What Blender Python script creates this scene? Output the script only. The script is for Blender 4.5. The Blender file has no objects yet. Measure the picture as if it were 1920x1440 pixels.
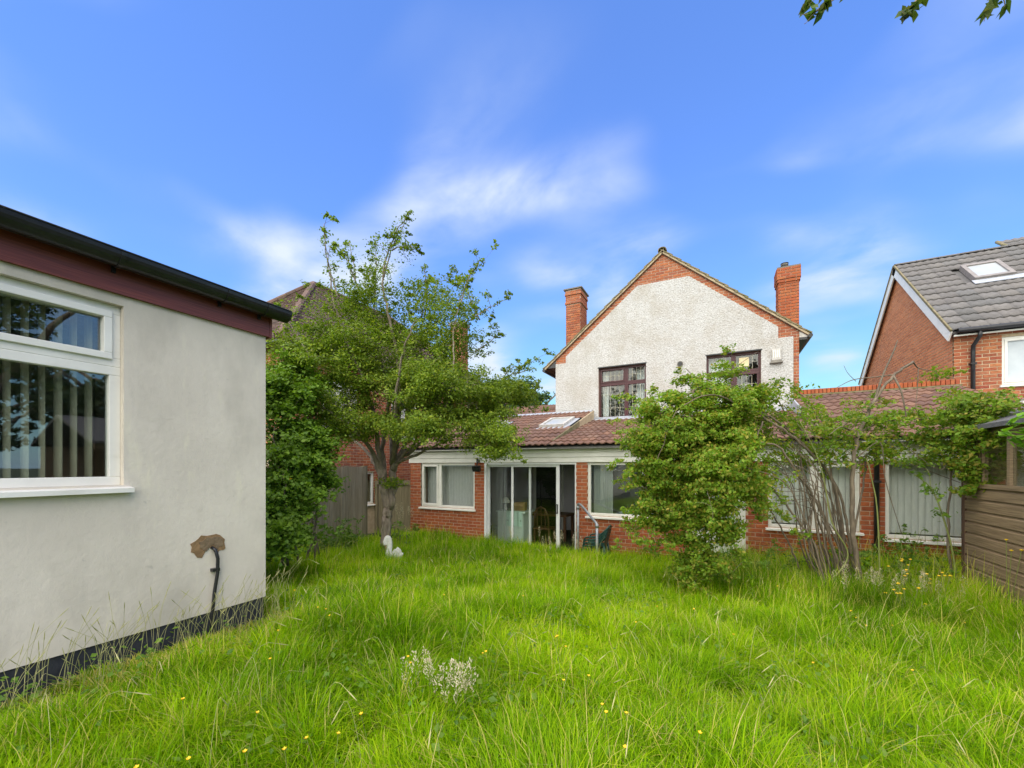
import bpy, math, random
import numpy as np
from mathutils import Vector, Matrix

# ------------------------------------------------------------------ camera
sc = bpy.context.scene
COL = sc.collection
TH = math.radians(26.57); SN, CS = math.sin(TH), math.cos(TH)
FPX, HY, CZ = 770.0, 875.0, 2.0            # focal length / horizon row in photo pixels, eye height
cam_d = bpy.data.cameras.new('camera')
cam_d.sensor_width = 36.0
cam_d.lens = 36.0 * FPX / 1920.0
cam_d.shift_y = (HY - 720.0) / 1920.0
cam_d.clip_start = 0.05
cam_d.clip_end = 3000.0
cam = bpy.data.objects.new('camera', cam_d)
cam.location = (0, 0, CZ)
cam.rotation_euler = (math.radians(90), 0, TH)
COL.objects.link(cam)
sc.camera = cam

# ------------------------------------------------------------------ sky, sun, exposure
SUN_EL, SUN_AZ = math.radians(48), math.radians(180)     # azimuth clockwise from +Y (the house side)
world = bpy.data.worlds.new('World')
sc.world = world
world.use_nodes = True
wn, wl = world.node_tree.nodes, world.node_tree.links
wn.clear()


def N(t, nodes, **kw):
    n = nodes.new(t)
    for k, v in kw.items():
        if k in n.inputs.keys():
            n.inputs[k].default_value = v
        else:
            setattr(n, k, v)
    return n


w_out = N('ShaderNodeOutputWorld', wn)
w_bg = N('ShaderNodeBackground', wn, Strength=0.15)
sky = N('ShaderNodeTexSky', wn, sky_type='NISHITA')
sky.sun_disc = False
sky.sun_elevation = SUN_EL
sky.sun_rotation = SUN_AZ
sky.altitude = 0
sky.air_density = 1.0
sky.dust_density = 0.25
sky.ozone_density = 3.0
tint = N('ShaderNodeMix', wn, data_type='RGBA', blend_type='MULTIPLY')
tint.inputs[0].default_value = 1.0
tint.inputs[7].default_value = (0.50, 0.74, 1.27, 1)
sgam = N('ShaderNodeGamma', wn, Gamma=0.75)
wl.new(sky.outputs[0], sgam.inputs[0])
sdark = N('ShaderNodeMix', wn, data_type='RGBA', blend_type='DARKEN')
sdark.inputs[0].default_value = 1.0
sdark.inputs[7].default_value = (3.0, 3.1, 3.25, 1)
wl.new(sgam.outputs[0], tint.inputs[6])
wl.new(tint.outputs[2], sdark.inputs[6])
# thin high clouds, spread over the whole dome
tc = N('ShaderNodeTexCoord', wn)
sep = N('ShaderNodeSeparateXYZ', wn)
wl.new(tc.outputs['Generated'], sep.inputs[0])
zc = N('ShaderNodeMath', wn, operation='MAXIMUM'); zc.inputs[1].default_value = 0.0
wl.new(sep.outputs['Z'], zc.inputs[0])
za = N('ShaderNodeMath', wn, operation='ADD'); za.inputs[1].default_value = 0.22
wl.new(zc.outputs[0], za.inputs[0])
dx = N('ShaderNodeMath', wn, operation='DIVIDE'); dy = N('ShaderNodeMath', wn, operation='DIVIDE')
wl.new(sep.outputs['X'], dx.inputs[0]); wl.new(za.outputs[0], dx.inputs[1])
wl.new(sep.outputs['Y'], dy.inputs[0]); wl.new(za.outputs[0], dy.inputs[1])
cmb = N('ShaderNodeCombineXYZ', wn)
wl.new(dx.outputs[0], cmb.inputs[0]); wl.new(dy.outputs[0], cmb.inputs[1])
m1 = N('ShaderNodeMapping', wn); m1.inputs['Location'].default_value = (11.03, 3.95, 0); m1.inputs['Rotation'].default_value = (0, 0, -0.3)
m1.inputs['Scale'].default_value = (1.0, 1.35, 1)
wl.new(cmb.outputs[0], m1.inputs[0])
n1 = N('ShaderNodeTexNoise', wn, Scale=1.35, Detail=2.0, Roughness=0.5, Distortion=0.3)
wl.new(m1.outputs[0], n1.inputs['Vector'])
m2 = N('ShaderNodeMapping', wn); m2.inputs['Location'].default_value = (8.58, 6.65, 0); m2.inputs['Rotation'].default_value = (0, 0, 0.2)
m2.inputs['Scale'].default_value = (1.0, 1.5, 1)
wl.new(cmb.outputs[0], m2.inputs[0])
n2 = N('ShaderNodeTexNoise', wn, Scale=2.4, Detail=5.0, Roughness=0.56, Distortion=0.3)
wl.new(m2.outputs[0], n2.inputs['Vector'])
r1 = N('ShaderNodeMapRange', wn); r1.interpolation_type = 'SMOOTHSTEP'
for k, v in zip(('From Min', 'From Max', 'To Min', 'To Max'), (0.42, 0.78, 0.0, 1.0)):
    r1.inputs[k].default_value = v
wl.new(n1.outputs[0], r1.inputs['Value'])
r2 = N('ShaderNodeMapRange', wn); r2.interpolation_type = 'SMOOTHSTEP'
for k, v in zip(('From Min', 'From Max', 'To Min', 'To Max'), (0.18, 0.82, 0.0, 1.0)):
    r2.inputs[k].default_value = v
wl.new(n2.outputs[0], r2.inputs['Value'])
cm = N('ShaderNodeMath', wn, operation='MULTIPLY')
wl.new(r1.outputs[0], cm.inputs[0]); wl.new(r2.outputs[0], cm.inputs[1])
cm2 = N('ShaderNodeMath', wn, operation='MULTIPLY'); cm2.inputs[1].default_value = 1.9
wl.new(cm.outputs[0], cm2.inputs[0])
cmix = N('ShaderNodeMix', wn, data_type='RGBA')
hz = N('ShaderNodeMapRange', wn)
for k, v in zip(('From Min', 'From Max', 'To Min', 'To Max'), (0.02, 0.2, 0.0, 1.0)):
    hz.inputs[k].default_value = v
wl.new(sep.outputs['Z'], hz.inputs['Value'])
cm3 = N('ShaderNodeMath', wn, operation='MULTIPLY')
wl.new(cm2.outputs[0], cm3.inputs[0]); wl.new(hz.outputs[0], cm3.inputs[1])
wl.new(cm3.outputs[0], cmix.inputs[0])
wl.new(sdark.outputs[2], cmix.inputs[6])
cmix.inputs[7].default_value = (2.2, 2.48, 2.9, 1)
wl.new(cmix.outputs[2], w_bg.inputs[0])
wl.new(w_bg.outputs[0], w_out.inputs[0])

sun_d = bpy.data.lights.new('sun', 'SUN')
sun_d.energy = 3.1
sun_d.angle = math.radians(110)
sun_d.color = (1.0, 0.90, 0.74)
sun = bpy.data.objects.new('sun', sun_d)
sv = Vector((math.sin(SUN_AZ) * math.cos(SUN_EL), math.cos(SUN_AZ) * math.cos(SUN_EL), math.sin(SUN_EL)))
sun.rotation_euler = (-sv).to_track_quat('-Z', 'Y').to_euler()
sun.location = (0, -5, 30)
COL.objects.link(sun)

sc.view_settings.view_transform = 'Standard'
sc.view_settings.look = 'None'
sc.view_settings.gamma = 1.0
sc.view_settings.use_curve_mapping = False
sc.view_settings.exposure = 1.3
sc.render.engine = 'CYCLES'
sc.cycles.use_denoising = True
sc.cycles.max_bounces = 8
sc.cycles.transparent_max_bounces = 12
sc.cycles.sample_clamp_indirect = 6.0

rnd = random.Random(7)
rng = np.random.default_rng(11)

# ------------------------------------------------------------------ geometry helpers
V = Vector
Z = V((0, 0, 1)); XP = V((1, 0, 0)); YP = V((0, 1, 0))
WM = {}


def pt(px, py, t):
    """world point seen at photo pixel (px, py) at depth t along the view axis"""
    u = (px - 960.0) / FPX
    return V(((-SN + u * CS) * t, (CS + u * SN) * t, CZ + (HY - py) / FPX * t))


def project(p):
    x, y, z = p[0], p[1], p[2] - CZ
    d = -SN * x + CS * y
    if d < 0.3:
        return None
    r = CS * x + SN * y
    return 960 + FPX * r / d, HY - FPX * z / d, d


def smooth01(s):
    s = min(1.0, max(0.0, s))
    return s * s * (3 - 2 * s)


def gz(x, y):
    return 0.12 + 0.48 * (1 - smooth01((y - 1.6) / 6.4)) + 0.025 * math.sin(x * 1.3 + 0.7) * math.sin(y * 1.1)


def gz_np(x, y):
    s = np.clip((y - 1.6) / 6.4, 0, 1)
    return 0.12 + 0.48 * (1 - s * s * (3 - 2 * s)) + 0.025 * np.sin(x * 1.3 + 0.7) * np.sin(y * 1.1)


def setp(o, label=None, cat=None, group=None, kind=None):
    for k, v in (('label', label), ('category', cat), ('group', group), ('kind', kind)):
        if v:
            o[k] = v
    return o


def par(o, p):
    if p is not None:
        o.parent = p
        o.matrix_parent_inverse = WM.get(p.name, Matrix.Identity(4)).inverted()


def thing(name, label, cat, loc=(0, 0, 0), group=None):
    o = bpy.data.objects.new(name, None)
    o.empty_display_size = 0.2
    o.location = loc
    COL.objects.link(o)
    WM[o.name] = Matrix.Translation(loc)
    return setp(o, label, cat, group)


class MB:
    def __init__(self):
        self.v, self.f = [], []

    def add(self, vs, fs):
        n = len(self.v)
        self.v += [tuple(a) for a in vs]
        self.f += [tuple(i + n for i in f) for f in fs]
        return self

    def box(self, O, U, Nn, u0, u1, z0, z1, n0, n1):
        """box in a wall's own frame: U along the wall, Nn outwards, z up"""
        O = V(O)
        vs = [O + U * u + Nn * n + Z * z for z in (z0, z1) for n in (n0, n1) for u in (u0, u1)]
        fs = [(0, 1, 3, 2), (4, 6, 7, 5), (0, 4, 5, 1), (2, 3, 7, 6), (0, 2, 6, 4), (1, 5, 7, 3)]
        return self.add(vs, fs)

    def abox(self, x0, x1, y0, y1, z0, z1):
        return self.box((0, 0, 0), XP, YP, x0, x1, z0, z1, y0, y1)

    def ring(self, O, U, Nn, u0, u1, z0, z1, w, n0, n1):
        self.box(O, U, Nn, u0, u1, z0, z0 + w, n0, n1)
        self.box(O, U, Nn, u0, u1, z1 - w, z1, n0, n1)
        self.box(O, U, Nn, u0, u0 + w, z0 + w, z1 - w, n0, n1)
        self.box(O, U, Nn, u1 - w, u1, z0 + w, z1 - w, n0, n1)
        return self

    def hexa(self, a, b):
        """a, b: two matching polygons -> closed prism"""
        n = len(a)
        fs = [tuple(range(n))[::-1], tuple(range(n, 2 * n))]
        for i in range(n):
            j = (i + 1) % n
            fs.append((i, j, n + j, n + i))
        return self.add(list(a) + list(b), fs)

    def tube(self, pts, radii, n=8, cap=True):
        pts = [V(p) for p in pts]
        if not hasattr(radii, '__len__'):
            radii = [radii] * len(pts)
        m = len(pts)
        base = len(self.v)
        ref = None
        for i, p in enumerate(pts):
            d = (pts[min(i + 1, m - 1)] - pts[max(i - 1, 0)])
            d = d.normalized() if d.length > 1e-9 else Z
            if ref is None:
                ref = d.orthogonal().normalized()
            ref = (ref - d * ref.dot(d))
            ref = ref.normalized() if ref.length > 1e-6 else d.orthogonal().normalized()
            s = d.cross(ref)
            for k in range(n):
                a = 2 * math.pi * k / n
                self.v.append(tuple(p + (ref * math.cos(a) + s * math.sin(a)) * radii[i]))
        for i in range(m - 1):
            for k in range(n):
                k2 = (k + 1) % n
                self.f.append((base + i * n + k, base + i * n + k2, base + (i + 1) * n + k2, base + (i + 1) * n + k))
        if cap:
            self.f.append(tuple(base + k for k in range(n))[::-1])
            self.f.append(tuple(base + (m - 1) * n + k for k in range(n)))
        return self

    def lathe(self, c, prof, n=20):
        c = V(c); base = len(self.v)
        for r, z in prof:
            for k in range(n):
                a = 2 * math.pi * k / n
                self.v.append((c.x + r * math.cos(a), c.y + r * math.sin(a), c.z + z))
        for i in range(len(prof) - 1):
            for k in range(n):
                k2 = (k + 1) % n
                self.f.append((base + i * n + k, base + i * n + k2, base + (i + 1) * n + k2, base + (i + 1) * n + k))
        self.f.append(tuple(base + k for k in range(n))[::-1])
        self.f.append(tuple(base + (len(prof) - 1) * n + k for k in range(n)))
        return self

    def build(self, name, m, parent=None, smooth=False, bevel=0, kind=None, label=None, cat=None, group=None):
        me = bpy.data.meshes.new(name)
        me.from_pydata(self.v, [], self.f)
        me.update()
        if smooth:
            me.polygons.foreach_set('use_smooth', [True] * len(me.polygons))
        me.materials.append(m)
        o = bpy.data.objects.new(name, me)
        COL.objects.link(o)
        par(o, parent)
        if bevel:
            b = o.modifiers.new('bevel', 'BEVEL')
            b.width = bevel; b.segments = 2; b.limit_method = 'ANGLE'
        return setp(o, label, cat, group, kind)


def np_mesh(name, verts, tris, m, parent=None, smooth=False, attrs=None, kind=None, label=None, cat=None, group=None):
    me = bpy.data.meshes.new(name)
    nv, nt = len(verts), len(tris)
    me.vertices.add(nv)
    me.vertices.foreach_set('co', np.ascontiguousarray(verts, dtype=np.float32).ravel())
    me.loops.add(nt * 3)
    me.loops.foreach_set('vertex_index', np.ascontiguousarray(tris, dtype=np.int32).ravel())
    me.polygons.add(nt)
    me.polygons.foreach_set('loop_start', np.arange(0, nt * 3, 3, dtype=np.int32))
    me.polygons.foreach_set('use_smooth', np.full(nt, smooth, dtype=bool))
    me.update(calc_edges=True)
    for k, a in (attrs or {}).items():
        at = me.attributes.new(k, 'FLOAT', 'POINT')
        at.data.foreach_set('value', np.ascontiguousarray(a, dtype=np.float32))
    me.materials.append(m)
    o = bpy.data.objects.new(name, me)
    COL.objects.link(o)
    par(o, parent)
    return setp(o, label, cat, group, kind)


# ------------------------------------------------------------------ materials
MATS = {}


def mat(name, c1, c2=None, rough=0.6, scale=8.0, detail=4.0, bump=0.0, bscale=40.0, island=None, metal=0.0,
        stain=None, stretch=None, spec=0.4, contrast=(0.35, 0.65), bdist=0.01, crack=0.0):
    """principled; colour mixes c1/c2 by noise, `island` = list of piece colours picked at random per piece"""
    if name in MATS:
        return MATS[name]
    m = bpy.data.materials.new(name)
    m.use_nodes = True
    nt = m.node_tree; nd, lk = nt.nodes, nt.links
    bs = nd['Principled BSDF']
    bs.inputs['Roughness'].default_value = rough
    bs.inputs['Metallic'].default_value = metal
    bs.inputs['Specular IOR Level'].default_value = spec
    geo = N('ShaderNodeNewGeometry', nd)
    vec = geo.outputs['Position']
    if stretch:
        mp = N('ShaderNodeMapping', nd); mp.inputs['Scale'].default_value = stretch
        lk.new(vec, mp.inputs[0]); vec = mp.outputs[0]
    cur = None
    if island:
        oi = N('ShaderNodeObjectInfo', nd)
        ad = N('ShaderNodeMath', nd, operation='ADD')
        fr = N('ShaderNodeMath', nd, operation='FRACT')
        lk.new(geo.outputs['Random Per Island'], ad.inputs[0]); lk.new(oi.outputs['Random'], ad.inputs[1])
        lk.new(ad.outputs[0], fr.inputs[0])
        cr = N('ShaderNodeValToRGB', nd)
        el = cr.color_ramp.elements
        el[0].color = (*island[0], 1); el[1].color = (*island[-1], 1)
        for i, c in enumerate(island[1:-1]):
            e = el.new((i + 1) / (len(island) - 1)); e.color = (*c, 1)
        lk.new(fr.outputs[0], cr.inputs[0])
        cur = cr.outputs[0]
    nz = N('ShaderNodeTexNoise', nd, Scale=scale, Detail=detail, Roughness=0.6)
    lk.new(vec, nz.inputs['Vector'])
    mr = N('ShaderNodeMapRange', nd)
    mr.inputs['From Min'].default_value, mr.inputs['From Max'].default_value = contrast
    lk.new(nz.outputs[0], mr.inputs['Value'])
    mx = N('ShaderNodeMix', nd, data_type='RGBA')
    if cur is None:
        lk.new(mr.outputs[0], mx.inputs[0])
        mx.inputs[6].default_value = (*c1, 1); mx.inputs[7].default_value = (*(c2 or c1), 1)
    else:
        mx.blend_type = 'MULTIPLY'
        mx.inputs[0].default_value = 1.0
        g = N('ShaderNodeMix', nd, data_type='RGBA')
        lk.new(mr.outputs[0], g.inputs[0])
        g.inputs[6].default_value = (*c1, 1); g.inputs[7].default_value = (*(c2 or c1), 1)
        lk.new(cur, mx.inputs[6]); lk.new(g.outputs[2], mx.inputs[7])
    cur = mx.outputs[2]
    if stain:                      # (colour, scale, amount): weathering blotches with a shape of their own
        for (sc_, ss, lo, hi, am, st) in stain:
            mp2 = N('ShaderNodeMapping', nd); mp2.inputs['Scale'].default_value = st
            lk.new(geo.outputs['Position'], mp2.inputs[0])
            n3 = N('ShaderNodeTexNoise', nd, Scale=ss, Detail=6.0, Roughness=0.65)
            lk.new(mp2.outputs[0], n3.inputs['Vector'])
            r3 = N('ShaderNodeMapRange', nd)
            for k, v in zip(('From Min', 'From Max', 'To Min', 'To Max'), (lo, hi, 0.0, am)):
                r3.inputs[k].default_value = v
            lk.new(n3.outputs[0], r3.inputs['Value'])
            x3 = N('ShaderNodeMix', nd, data_type='RGBA')
            lk.new(r3.outputs[0], x3.inputs[0]); lk.new(cur, x3.inputs[6]); x3.inputs[7].default_value = (*sc_, 1)
            cur = x3.outputs[2]
    if crack:
        n4 = N('ShaderNodeTexNoise', nd, Scale=1.1, Detail=4.0, Roughness=0.6)
        lk.new(geo.outputs['Position'], n4.inputs['Vector'])
        s4 = N('ShaderNodeMath', nd, operation='SUBTRACT'); s4.inputs[1].default_value = 0.5; lk.new(n4.outputs[0], s4.inputs[0])
        a4 = N('ShaderNodeMath', nd, operation='ABSOLUTE'); lk.new(s4.outputs[0], a4.inputs[0])
        l4 = N('ShaderNodeMath', nd, operation='LESS_THAN'); l4.inputs[1].default_value = 0.0022; lk.new(a4.outputs[0], l4.inputs[0])
        k4 = N('ShaderNodeMath', nd, operation='MULTIPLY'); k4.inputs[1].default_value = crack; lk.new(l4.outputs[0], k4.inputs[0])
        x4 = N('ShaderNodeMix', nd, data_type='RGBA'); lk.new(k4.outputs[0], x4.inputs[0]); lk.new(cur, x4.inputs[6]); x4.inputs[7].default_value = (.22, .2, .17, 1)
        cur = x4.outputs[2]
    lk.new(cur, bs.inputs['Base Color'])
    if bump:
        nb = N('ShaderNodeTexNoise', nd, Scale=bscale, Detail=5.0, Roughness=0.65)
        lk.new(vec, nb.inputs['Vector'])
        bp = N('ShaderNodeBump', nd, Strength=bump, Distance=bdist)
        lk.new(nb.outputs[0], bp.inputs['Height'])
        lk.new(bp.outputs[0], bs.inputs['Normal'])
    MATS[name] = m
    return m


def glass_mat(name, tintc=(0.97, 0.985, 0.975), base=0.035):
    m = bpy.data.materials.new(name)
    m.use_nodes = True
    nd, lk = m.node_tree.nodes, m.node_tree.links
    nd.clear()
    out = N('ShaderNodeOutputMaterial', nd)
    tr = N('ShaderNodeBsdfTransparent', nd); tr.inputs[0].default_value = (*tintc, 1)
    gl = N('ShaderNodeBsdfGlossy', nd, Roughness=0.01); gl.inputs[0].default_value = (1, 1, 1, 1)
    geo = N('ShaderNodeNewGeometry', nd)
    dt = N('ShaderNodeVectorMath', nd, operation='DOT_PRODUCT')
    lk.new(geo.outputs['Normal'], dt.inputs[0]); lk.new(geo.outputs['Incoming'], dt.inputs[1])
    ab = N('ShaderNodeMath', nd, operation='ABSOLUTE'); lk.new(dt.outputs['Value'], ab.inputs[0])
    om = N('ShaderNodeMath', nd, operation='SUBTRACT'); om.inputs[0].default_value = 1.0; lk.new(ab.outputs[0], om.inputs[1])
    pw = N('ShaderNodeMath', nd, operation='POWER'); pw.inputs[1].default_value = 5.0; lk.new(om.outputs[0], pw.inputs[0])
    ad = N('ShaderNodeMath', nd, operation='MULTIPLY_ADD'); ad.inputs[1].default_value = 1.0 - base; ad.inputs[2].default_value = base
    lk.new(pw.outputs[0], ad.inputs[0])
    nz = N('ShaderNodeTexNoise', nd, Scale=1.7, Detail=1.0)
    lk.new(geo.outputs['Position'], nz.inputs['Vector'])
    bp = N('ShaderNodeBump', nd, Strength=0.12, Distance=0.01)
    lk.new(nz.outputs[0], bp.inputs['Height']); lk.new(bp.outputs[0], gl.inputs['Normal'])
    mx = N('ShaderNodeMixShader', nd)
    lk.new(ad.outputs[0], mx.inputs[0]); lk.new(tr.outputs[0], mx.inputs[1]); lk.new(gl.outputs[0], mx.inputs[2])
    lk.new(mx.outputs[0], out.inputs[0])
    return m


def leaf_mat(name, cols, trans=0.35, rough=0.5, nscale=1.2, patch=((0.75, 0.75, 0.75), (1.2, 1.2, 1.2)), tip=None, spec=0.25):
    """cols: leaf colours picked at random per leaf, patches of tone across the crown"""
    m = bpy.data.materials.new(name)
    m.use_nodes = True
    nd, lk = m.node_tree.nodes, m.node_tree.links
    nd.clear()
    out = N('ShaderNodeOutputMaterial', nd)
    geo = N('ShaderNodeNewGeometry', nd)
    cr = N('ShaderNodeValToRGB', nd)
    el = cr.color_ramp.elements
    el[0].color = (*cols[0], 1); el[1].color = (*cols[-1], 1)
    for i, c in enumerate(cols[1:-1]):
        e = el.new((i + 1) / (len(cols) - 1)); e.color = (*c, 1)
    nz = N('ShaderNodeTexNoise', nd, Scale=nscale, Detail=3.0)
    lk.new(geo.outputs['Position'], nz.inputs['Vector'])
    if tip:
        a1 = N('ShaderNodeAttribute', nd, attribute_name='tone')
        lk.new(a1.outputs['Fac'], cr.inputs[0])
    else:
        lk.new(geo.outputs['Random Per Island'], cr.inputs[0])
    mr = N('ShaderNodeMapRange', nd); mr.inputs['From Min'].default_value = 0.32; mr.inputs['From Max'].default_value = 0.68
    lk.new(nz.outputs[0], mr.inputs['Value'])
    g = N('ShaderNodeMix', nd, data_type='RGBA')
    lk.new(mr.outputs[0], g.inputs[0])
    g.inputs[6].default_value = (*patch[0], 1); g.inputs[7].default_value = (*patch[1], 1)
    mx = N('ShaderNodeMix', nd, data_type='RGBA', blend_type='MULTIPLY'); mx.inputs[0].default_value = 1.0
    lk.new(cr.outputs[0], mx.inputs[6]); lk.new(g.outputs[2], mx.inputs[7])
    pb = N('ShaderNodeBsdfPrincipled', nd, Roughness=rough)
    pb.inputs['Specular IOR Level'].default_value = spec
    lk.new(mx.outputs[2], pb.inputs['Base Color'])
    tb = N('ShaderNodeBsdfTranslucent', nd)
    t2 = N('ShaderNodeMix', nd, data_type='RGBA', blend_type='MULTIPLY'); t2.inputs[0].default_value = 1.0
    t2.inputs[7].default_value = (1.25, 1.35, 0.6, 1)
    lk.new(mx.outputs[2], t2.inputs[6]); lk.new(t2.outputs[2], tb.inputs[0])
    ms = N('ShaderNodeMixShader', nd); ms.inputs[0].default_value = trans
    lk.new(pb.outputs[0], ms.inputs[1]); lk.new(tb.outputs[0], ms.inputs[2]); lk.new(ms.outputs[0], out.inputs[0])
    return m


ONE = (1, 1, 1)
M_WHITE = mat('white_pvc', (.80, .78, .72), (.72, .70, .64), rough=.35, scale=3, stain=[((.45, .43, .36), 2.2, .56, .75, .35, (1, 1, 3))])
M_CREAMPVC = mat('aged_pvc', (.74, .73, .67), (.66, .65, .58), rough=.4, scale=4)
M_BURG = mat('mahogany_pvc', (.075, .018, .022), (.045, .012, .016), rough=.4, scale=12, stretch=(1, 1, 4))
M_BLACK = mat('black_plastic', (.014, .014, .016), (.022, .022, .024), rough=.32, scale=10)
M_PLINTH = mat('black_bitumen', (.018, .02, .028), (.035, .037, .045), rough=.7, scale=9, bump=.4, bscale=60)
M_RENDER = mat('smooth_render', (.68, .615, .52), (.60, .54, .455), rough=.9, scale=1.6, detail=6, bump=.5, bscale=26, bdist=.006,
               stain=[((.36, .33, .27), 1.1, .46, .78, .75, (1, 1.2, .7)), ((.74, .68, .52), 2.7, .58, .72, .6, (1, 2.2, .5)),
                      ((.46, .42, .36), 2.2, .56, .8, .4, (1, 3, .5)), ((.30, .28, .25), 14, .66, .74, .35, (1, 1, 1))])
M_DASH = mat('pebbledash', (.56, .555, .54), (.31, .285, .255), rough=.95, scale=34, detail=5, bump=1.0, bscale=30, bdist=.03, contrast=(.46, .72),
             stain=[((.36, .31, .24), 1.5, .46, .76, .6, (1, 1, 1)), ((.34, .24, .17), 9, .64, .76, .6, (1, 1, 1)), ((.42, .40, .35), 1.2, .50, .75, .5, (3, 1, .3))])
M_FASCIA = mat('rosewood_fascia', (.235, .060, .038), (.12, .030, .022), rough=.38, scale=7, detail=6, stretch=(3, .35, 22))
M_MORTAR = mat('pale_mortar', (.50, .36, .26), (.40, .28, .20), rough=.95, scale=14, bump=.3, bscale=120, bdist=.004)
M_MORTAR2 = mat('buff_mortar', (.52, .42, .28), (.42, .32, .2), rough=.95, scale=14, bump=.3, bscale=120, bdist=.004)
RED = [(.35, .090, .030), (.41, .110, .036), (.29, .070, .027), (.38, .125, .046), (.33, .080, .034), (.44, .125, .042)]
MIX = [(.38, .11, .043), (.29, .075, .04), (.44, .165, .065), (.24, .068, .04), (.40, .13, .05), (.36, .14, .07), (.29, .065, .035)]
ORG = [(.36, .105, .04), (.42, .14, .055), (.31, .085, .036), (.28, .09, .05), (.40, .16, .08), (.34, .10, .04)]
M_BRICK = mat('red_brick', (1.05, 1.05, 1.05), (.78, .76, .76), rough=.85, scale=22, island=RED, bump=.35, bscale=110, bdist=.004)
M_BRICK2 = mat('mixed_brick', (1.08, 1.08, 1.08), (.70, .68, .68), rough=.85, scale=20, island=MIX, bump=.35, bscale=110, bdist=.004)
M_BRICK3 = mat('orange_brick', (1.05, 1.05, 1.05), (.76, .74, .74), rough=.85, scale=18, island=ORG, bump=.35, bscale=110, bdist=.004)
M_BRICK4 = mat('shade_lifted_orange_brick', (1.05, 1.05, 1.05), (.82, .80, .80), rough=.85, scale=18, island=[(.56, .22, .095), (.62, .25, .115), (.49, .18, .08), (.58, .24, .12)], bump=.3, bscale=110, bdist=.004)  # orange brick, colour brightened to offset the shade on the neighbour's side gable
TILE = [(.175, .088, .058), (.145, .074, .052), (.215, .112, .072), (.165, .09, .064), (.125, .066, .05), (.20, .118, .084)]
M_TILE = mat('clay_pantile', (1.05, 1.05, 1.05), (.78, .78, .78), rough=.72, scale=9, island=TILE, bump=.2, bscale=120, bdist=.003,
             stain=[((.20, .17, .12), 6, .60, .78, .5, (1, 1, 1))])
GTL = [(.155, .145, .140), (.135, .125, .122), (.175, .16, .15), (.145, .14, .14), (.12, .115, .112)]
M_GTILE = mat('grey_concrete_tile', (1.08, 1.08, 1.08), (.82, .82, .82), rough=.8, scale=8, island=GTL, bump=.2, bscale=120, bdist=.003)
OTL = [(.15, .085, .06), (.12, .07, .055), (.18, .11, .08), (.13, .09, .07), (.10, .065, .05)]
M_OTILE = mat('weathered_plain_tile', (1.05, 1.05, 1.05), (.7, .72, .68), rough=.85, scale=5, island=OTL)
M_VTILE = mat('mossy_verge_tile', (.25, .20, .125), (.13, .125, .05), rough=.9, scale=10, bump=.5, bscale=50)
M_CEMENT = mat('cement_fillet', (.52, .42, .27), (.38, .30, .2), rough=.95, scale=8, bump=.4)
M_LEAD = mat('lead_flashing', (.40, .42, .46), (.30, .32, .36), rough=.5, scale=6, bump=.2, bscale=20)
M_TIMBER = mat('dark_stained_shiplap', (.30, .215, .125), (.17, .115, .065), rough=.75, scale=5, detail=7, stretch=(4, .5, 16), bump=.35, bscale=30)
M_TIMBER2 = mat('shed_corner_post', (.13, .07, .045), (.075, .042, .028), rough=.75, scale=6, stretch=(8, 8, .6), bump=.3, bscale=40)
M_FENCE = mat('weathered_fence_board', (1.1, 1.1, 1.08), (.70, .68, .64), rough=.9, scale=5, detail=7, stretch=(10, 10, .5), bump=.4, bscale=40,
              island=[(.40, .32, .22), (.35, .28, .19), (.44, .36, .26), (.31, .25, .17)])
M_GATE = mat('old_gate_board', (.24, .20, .12), (.15, .13, .075), rough=.9, scale=5, detail=7, stretch=(10, 10, .5), bump=.4, bscale=40)
M_FELT = mat('roofing_felt', (.15, .145, .14), (.11, .105, .105), rough=.95, scale=20, bump=.4, bscale=200)
M_GLASS = glass_mat('window_glass')
M_GLASSB = glass_mat('reflective_glass', (.88, .92, .90), base=.10)
M_FROST = mat('frosted_glass', (.52, .56, .58), (.44, .48, .51), rough=.25, scale=2.5)
M_SKYL = mat('skylight_glass', (.40, .42, .43), (.32, .34, .35), rough=.35, scale=1.5, spec=.4)
M_SKYLF = mat('skylight_frame', (.28, .25, .23), (.2, .18, .17), rough=.6, scale=10)
M_LEADING = mat('gilt_lead_strip', (.62, .57, .38), (.55, .55, .48), rough=.4, scale=6)
M_WALLIN = mat('lilac_grey_plaster', (.52, .50, .54), (.46, .44, .48), rough=.9, scale=3)
M_CEIL = mat('white_plaster', (.7, .7, .68), (.64, .64, .62), rough=.9, scale=3)
M_FLOORIN = mat('dark_carpet', (.10, .085, .07), (.07, .06, .05), rough=.95, scale=30)
M_SLAT = mat('blind_fabric', (.50, .51, .50), (.44, .45, .45), rough=.85, scale=40, stretch=(1, 1, .2))
M_SLATW = mat('pale_blind_fabric', (.72, .73, .70), (.64, .65, .63), rough=.85, scale=40, stretch=(1, 1, .2))
M_SLATG = mat('grey_blind_fabric', (.50, .51, .52), (.43, .44, .45), rough=.85, scale=40, stretch=(1, 1, .2))
M_BEIGE = mat('beige_blind_fabric', (.40, .37, .28), (.34, .31, .24), rough=.85, scale=40, stretch=(1, 1, .2))
M_CURT = mat('net_curtain', (.66, .70, .70), (.56, .60, .60), rough=.9, scale=20, stretch=(6, 6, .2))
M_ALU = mat('white_aluminium', (.74, .74, .74), (.66, .66, .66), rough=.35, scale=4)
M_GALV = mat('galvanised_steel', (.36, .38, .39), (.24, .255, .265), rough=.45, scale=14, metal=.6, stain=[((.16, .10, .06), 7, .6, .75, .5, (1, 1, 1))])
M_GREENP = mat('green_plastic', (.008, .055, .042), (.006, .045, .036), rough=.35, scale=5)
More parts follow.
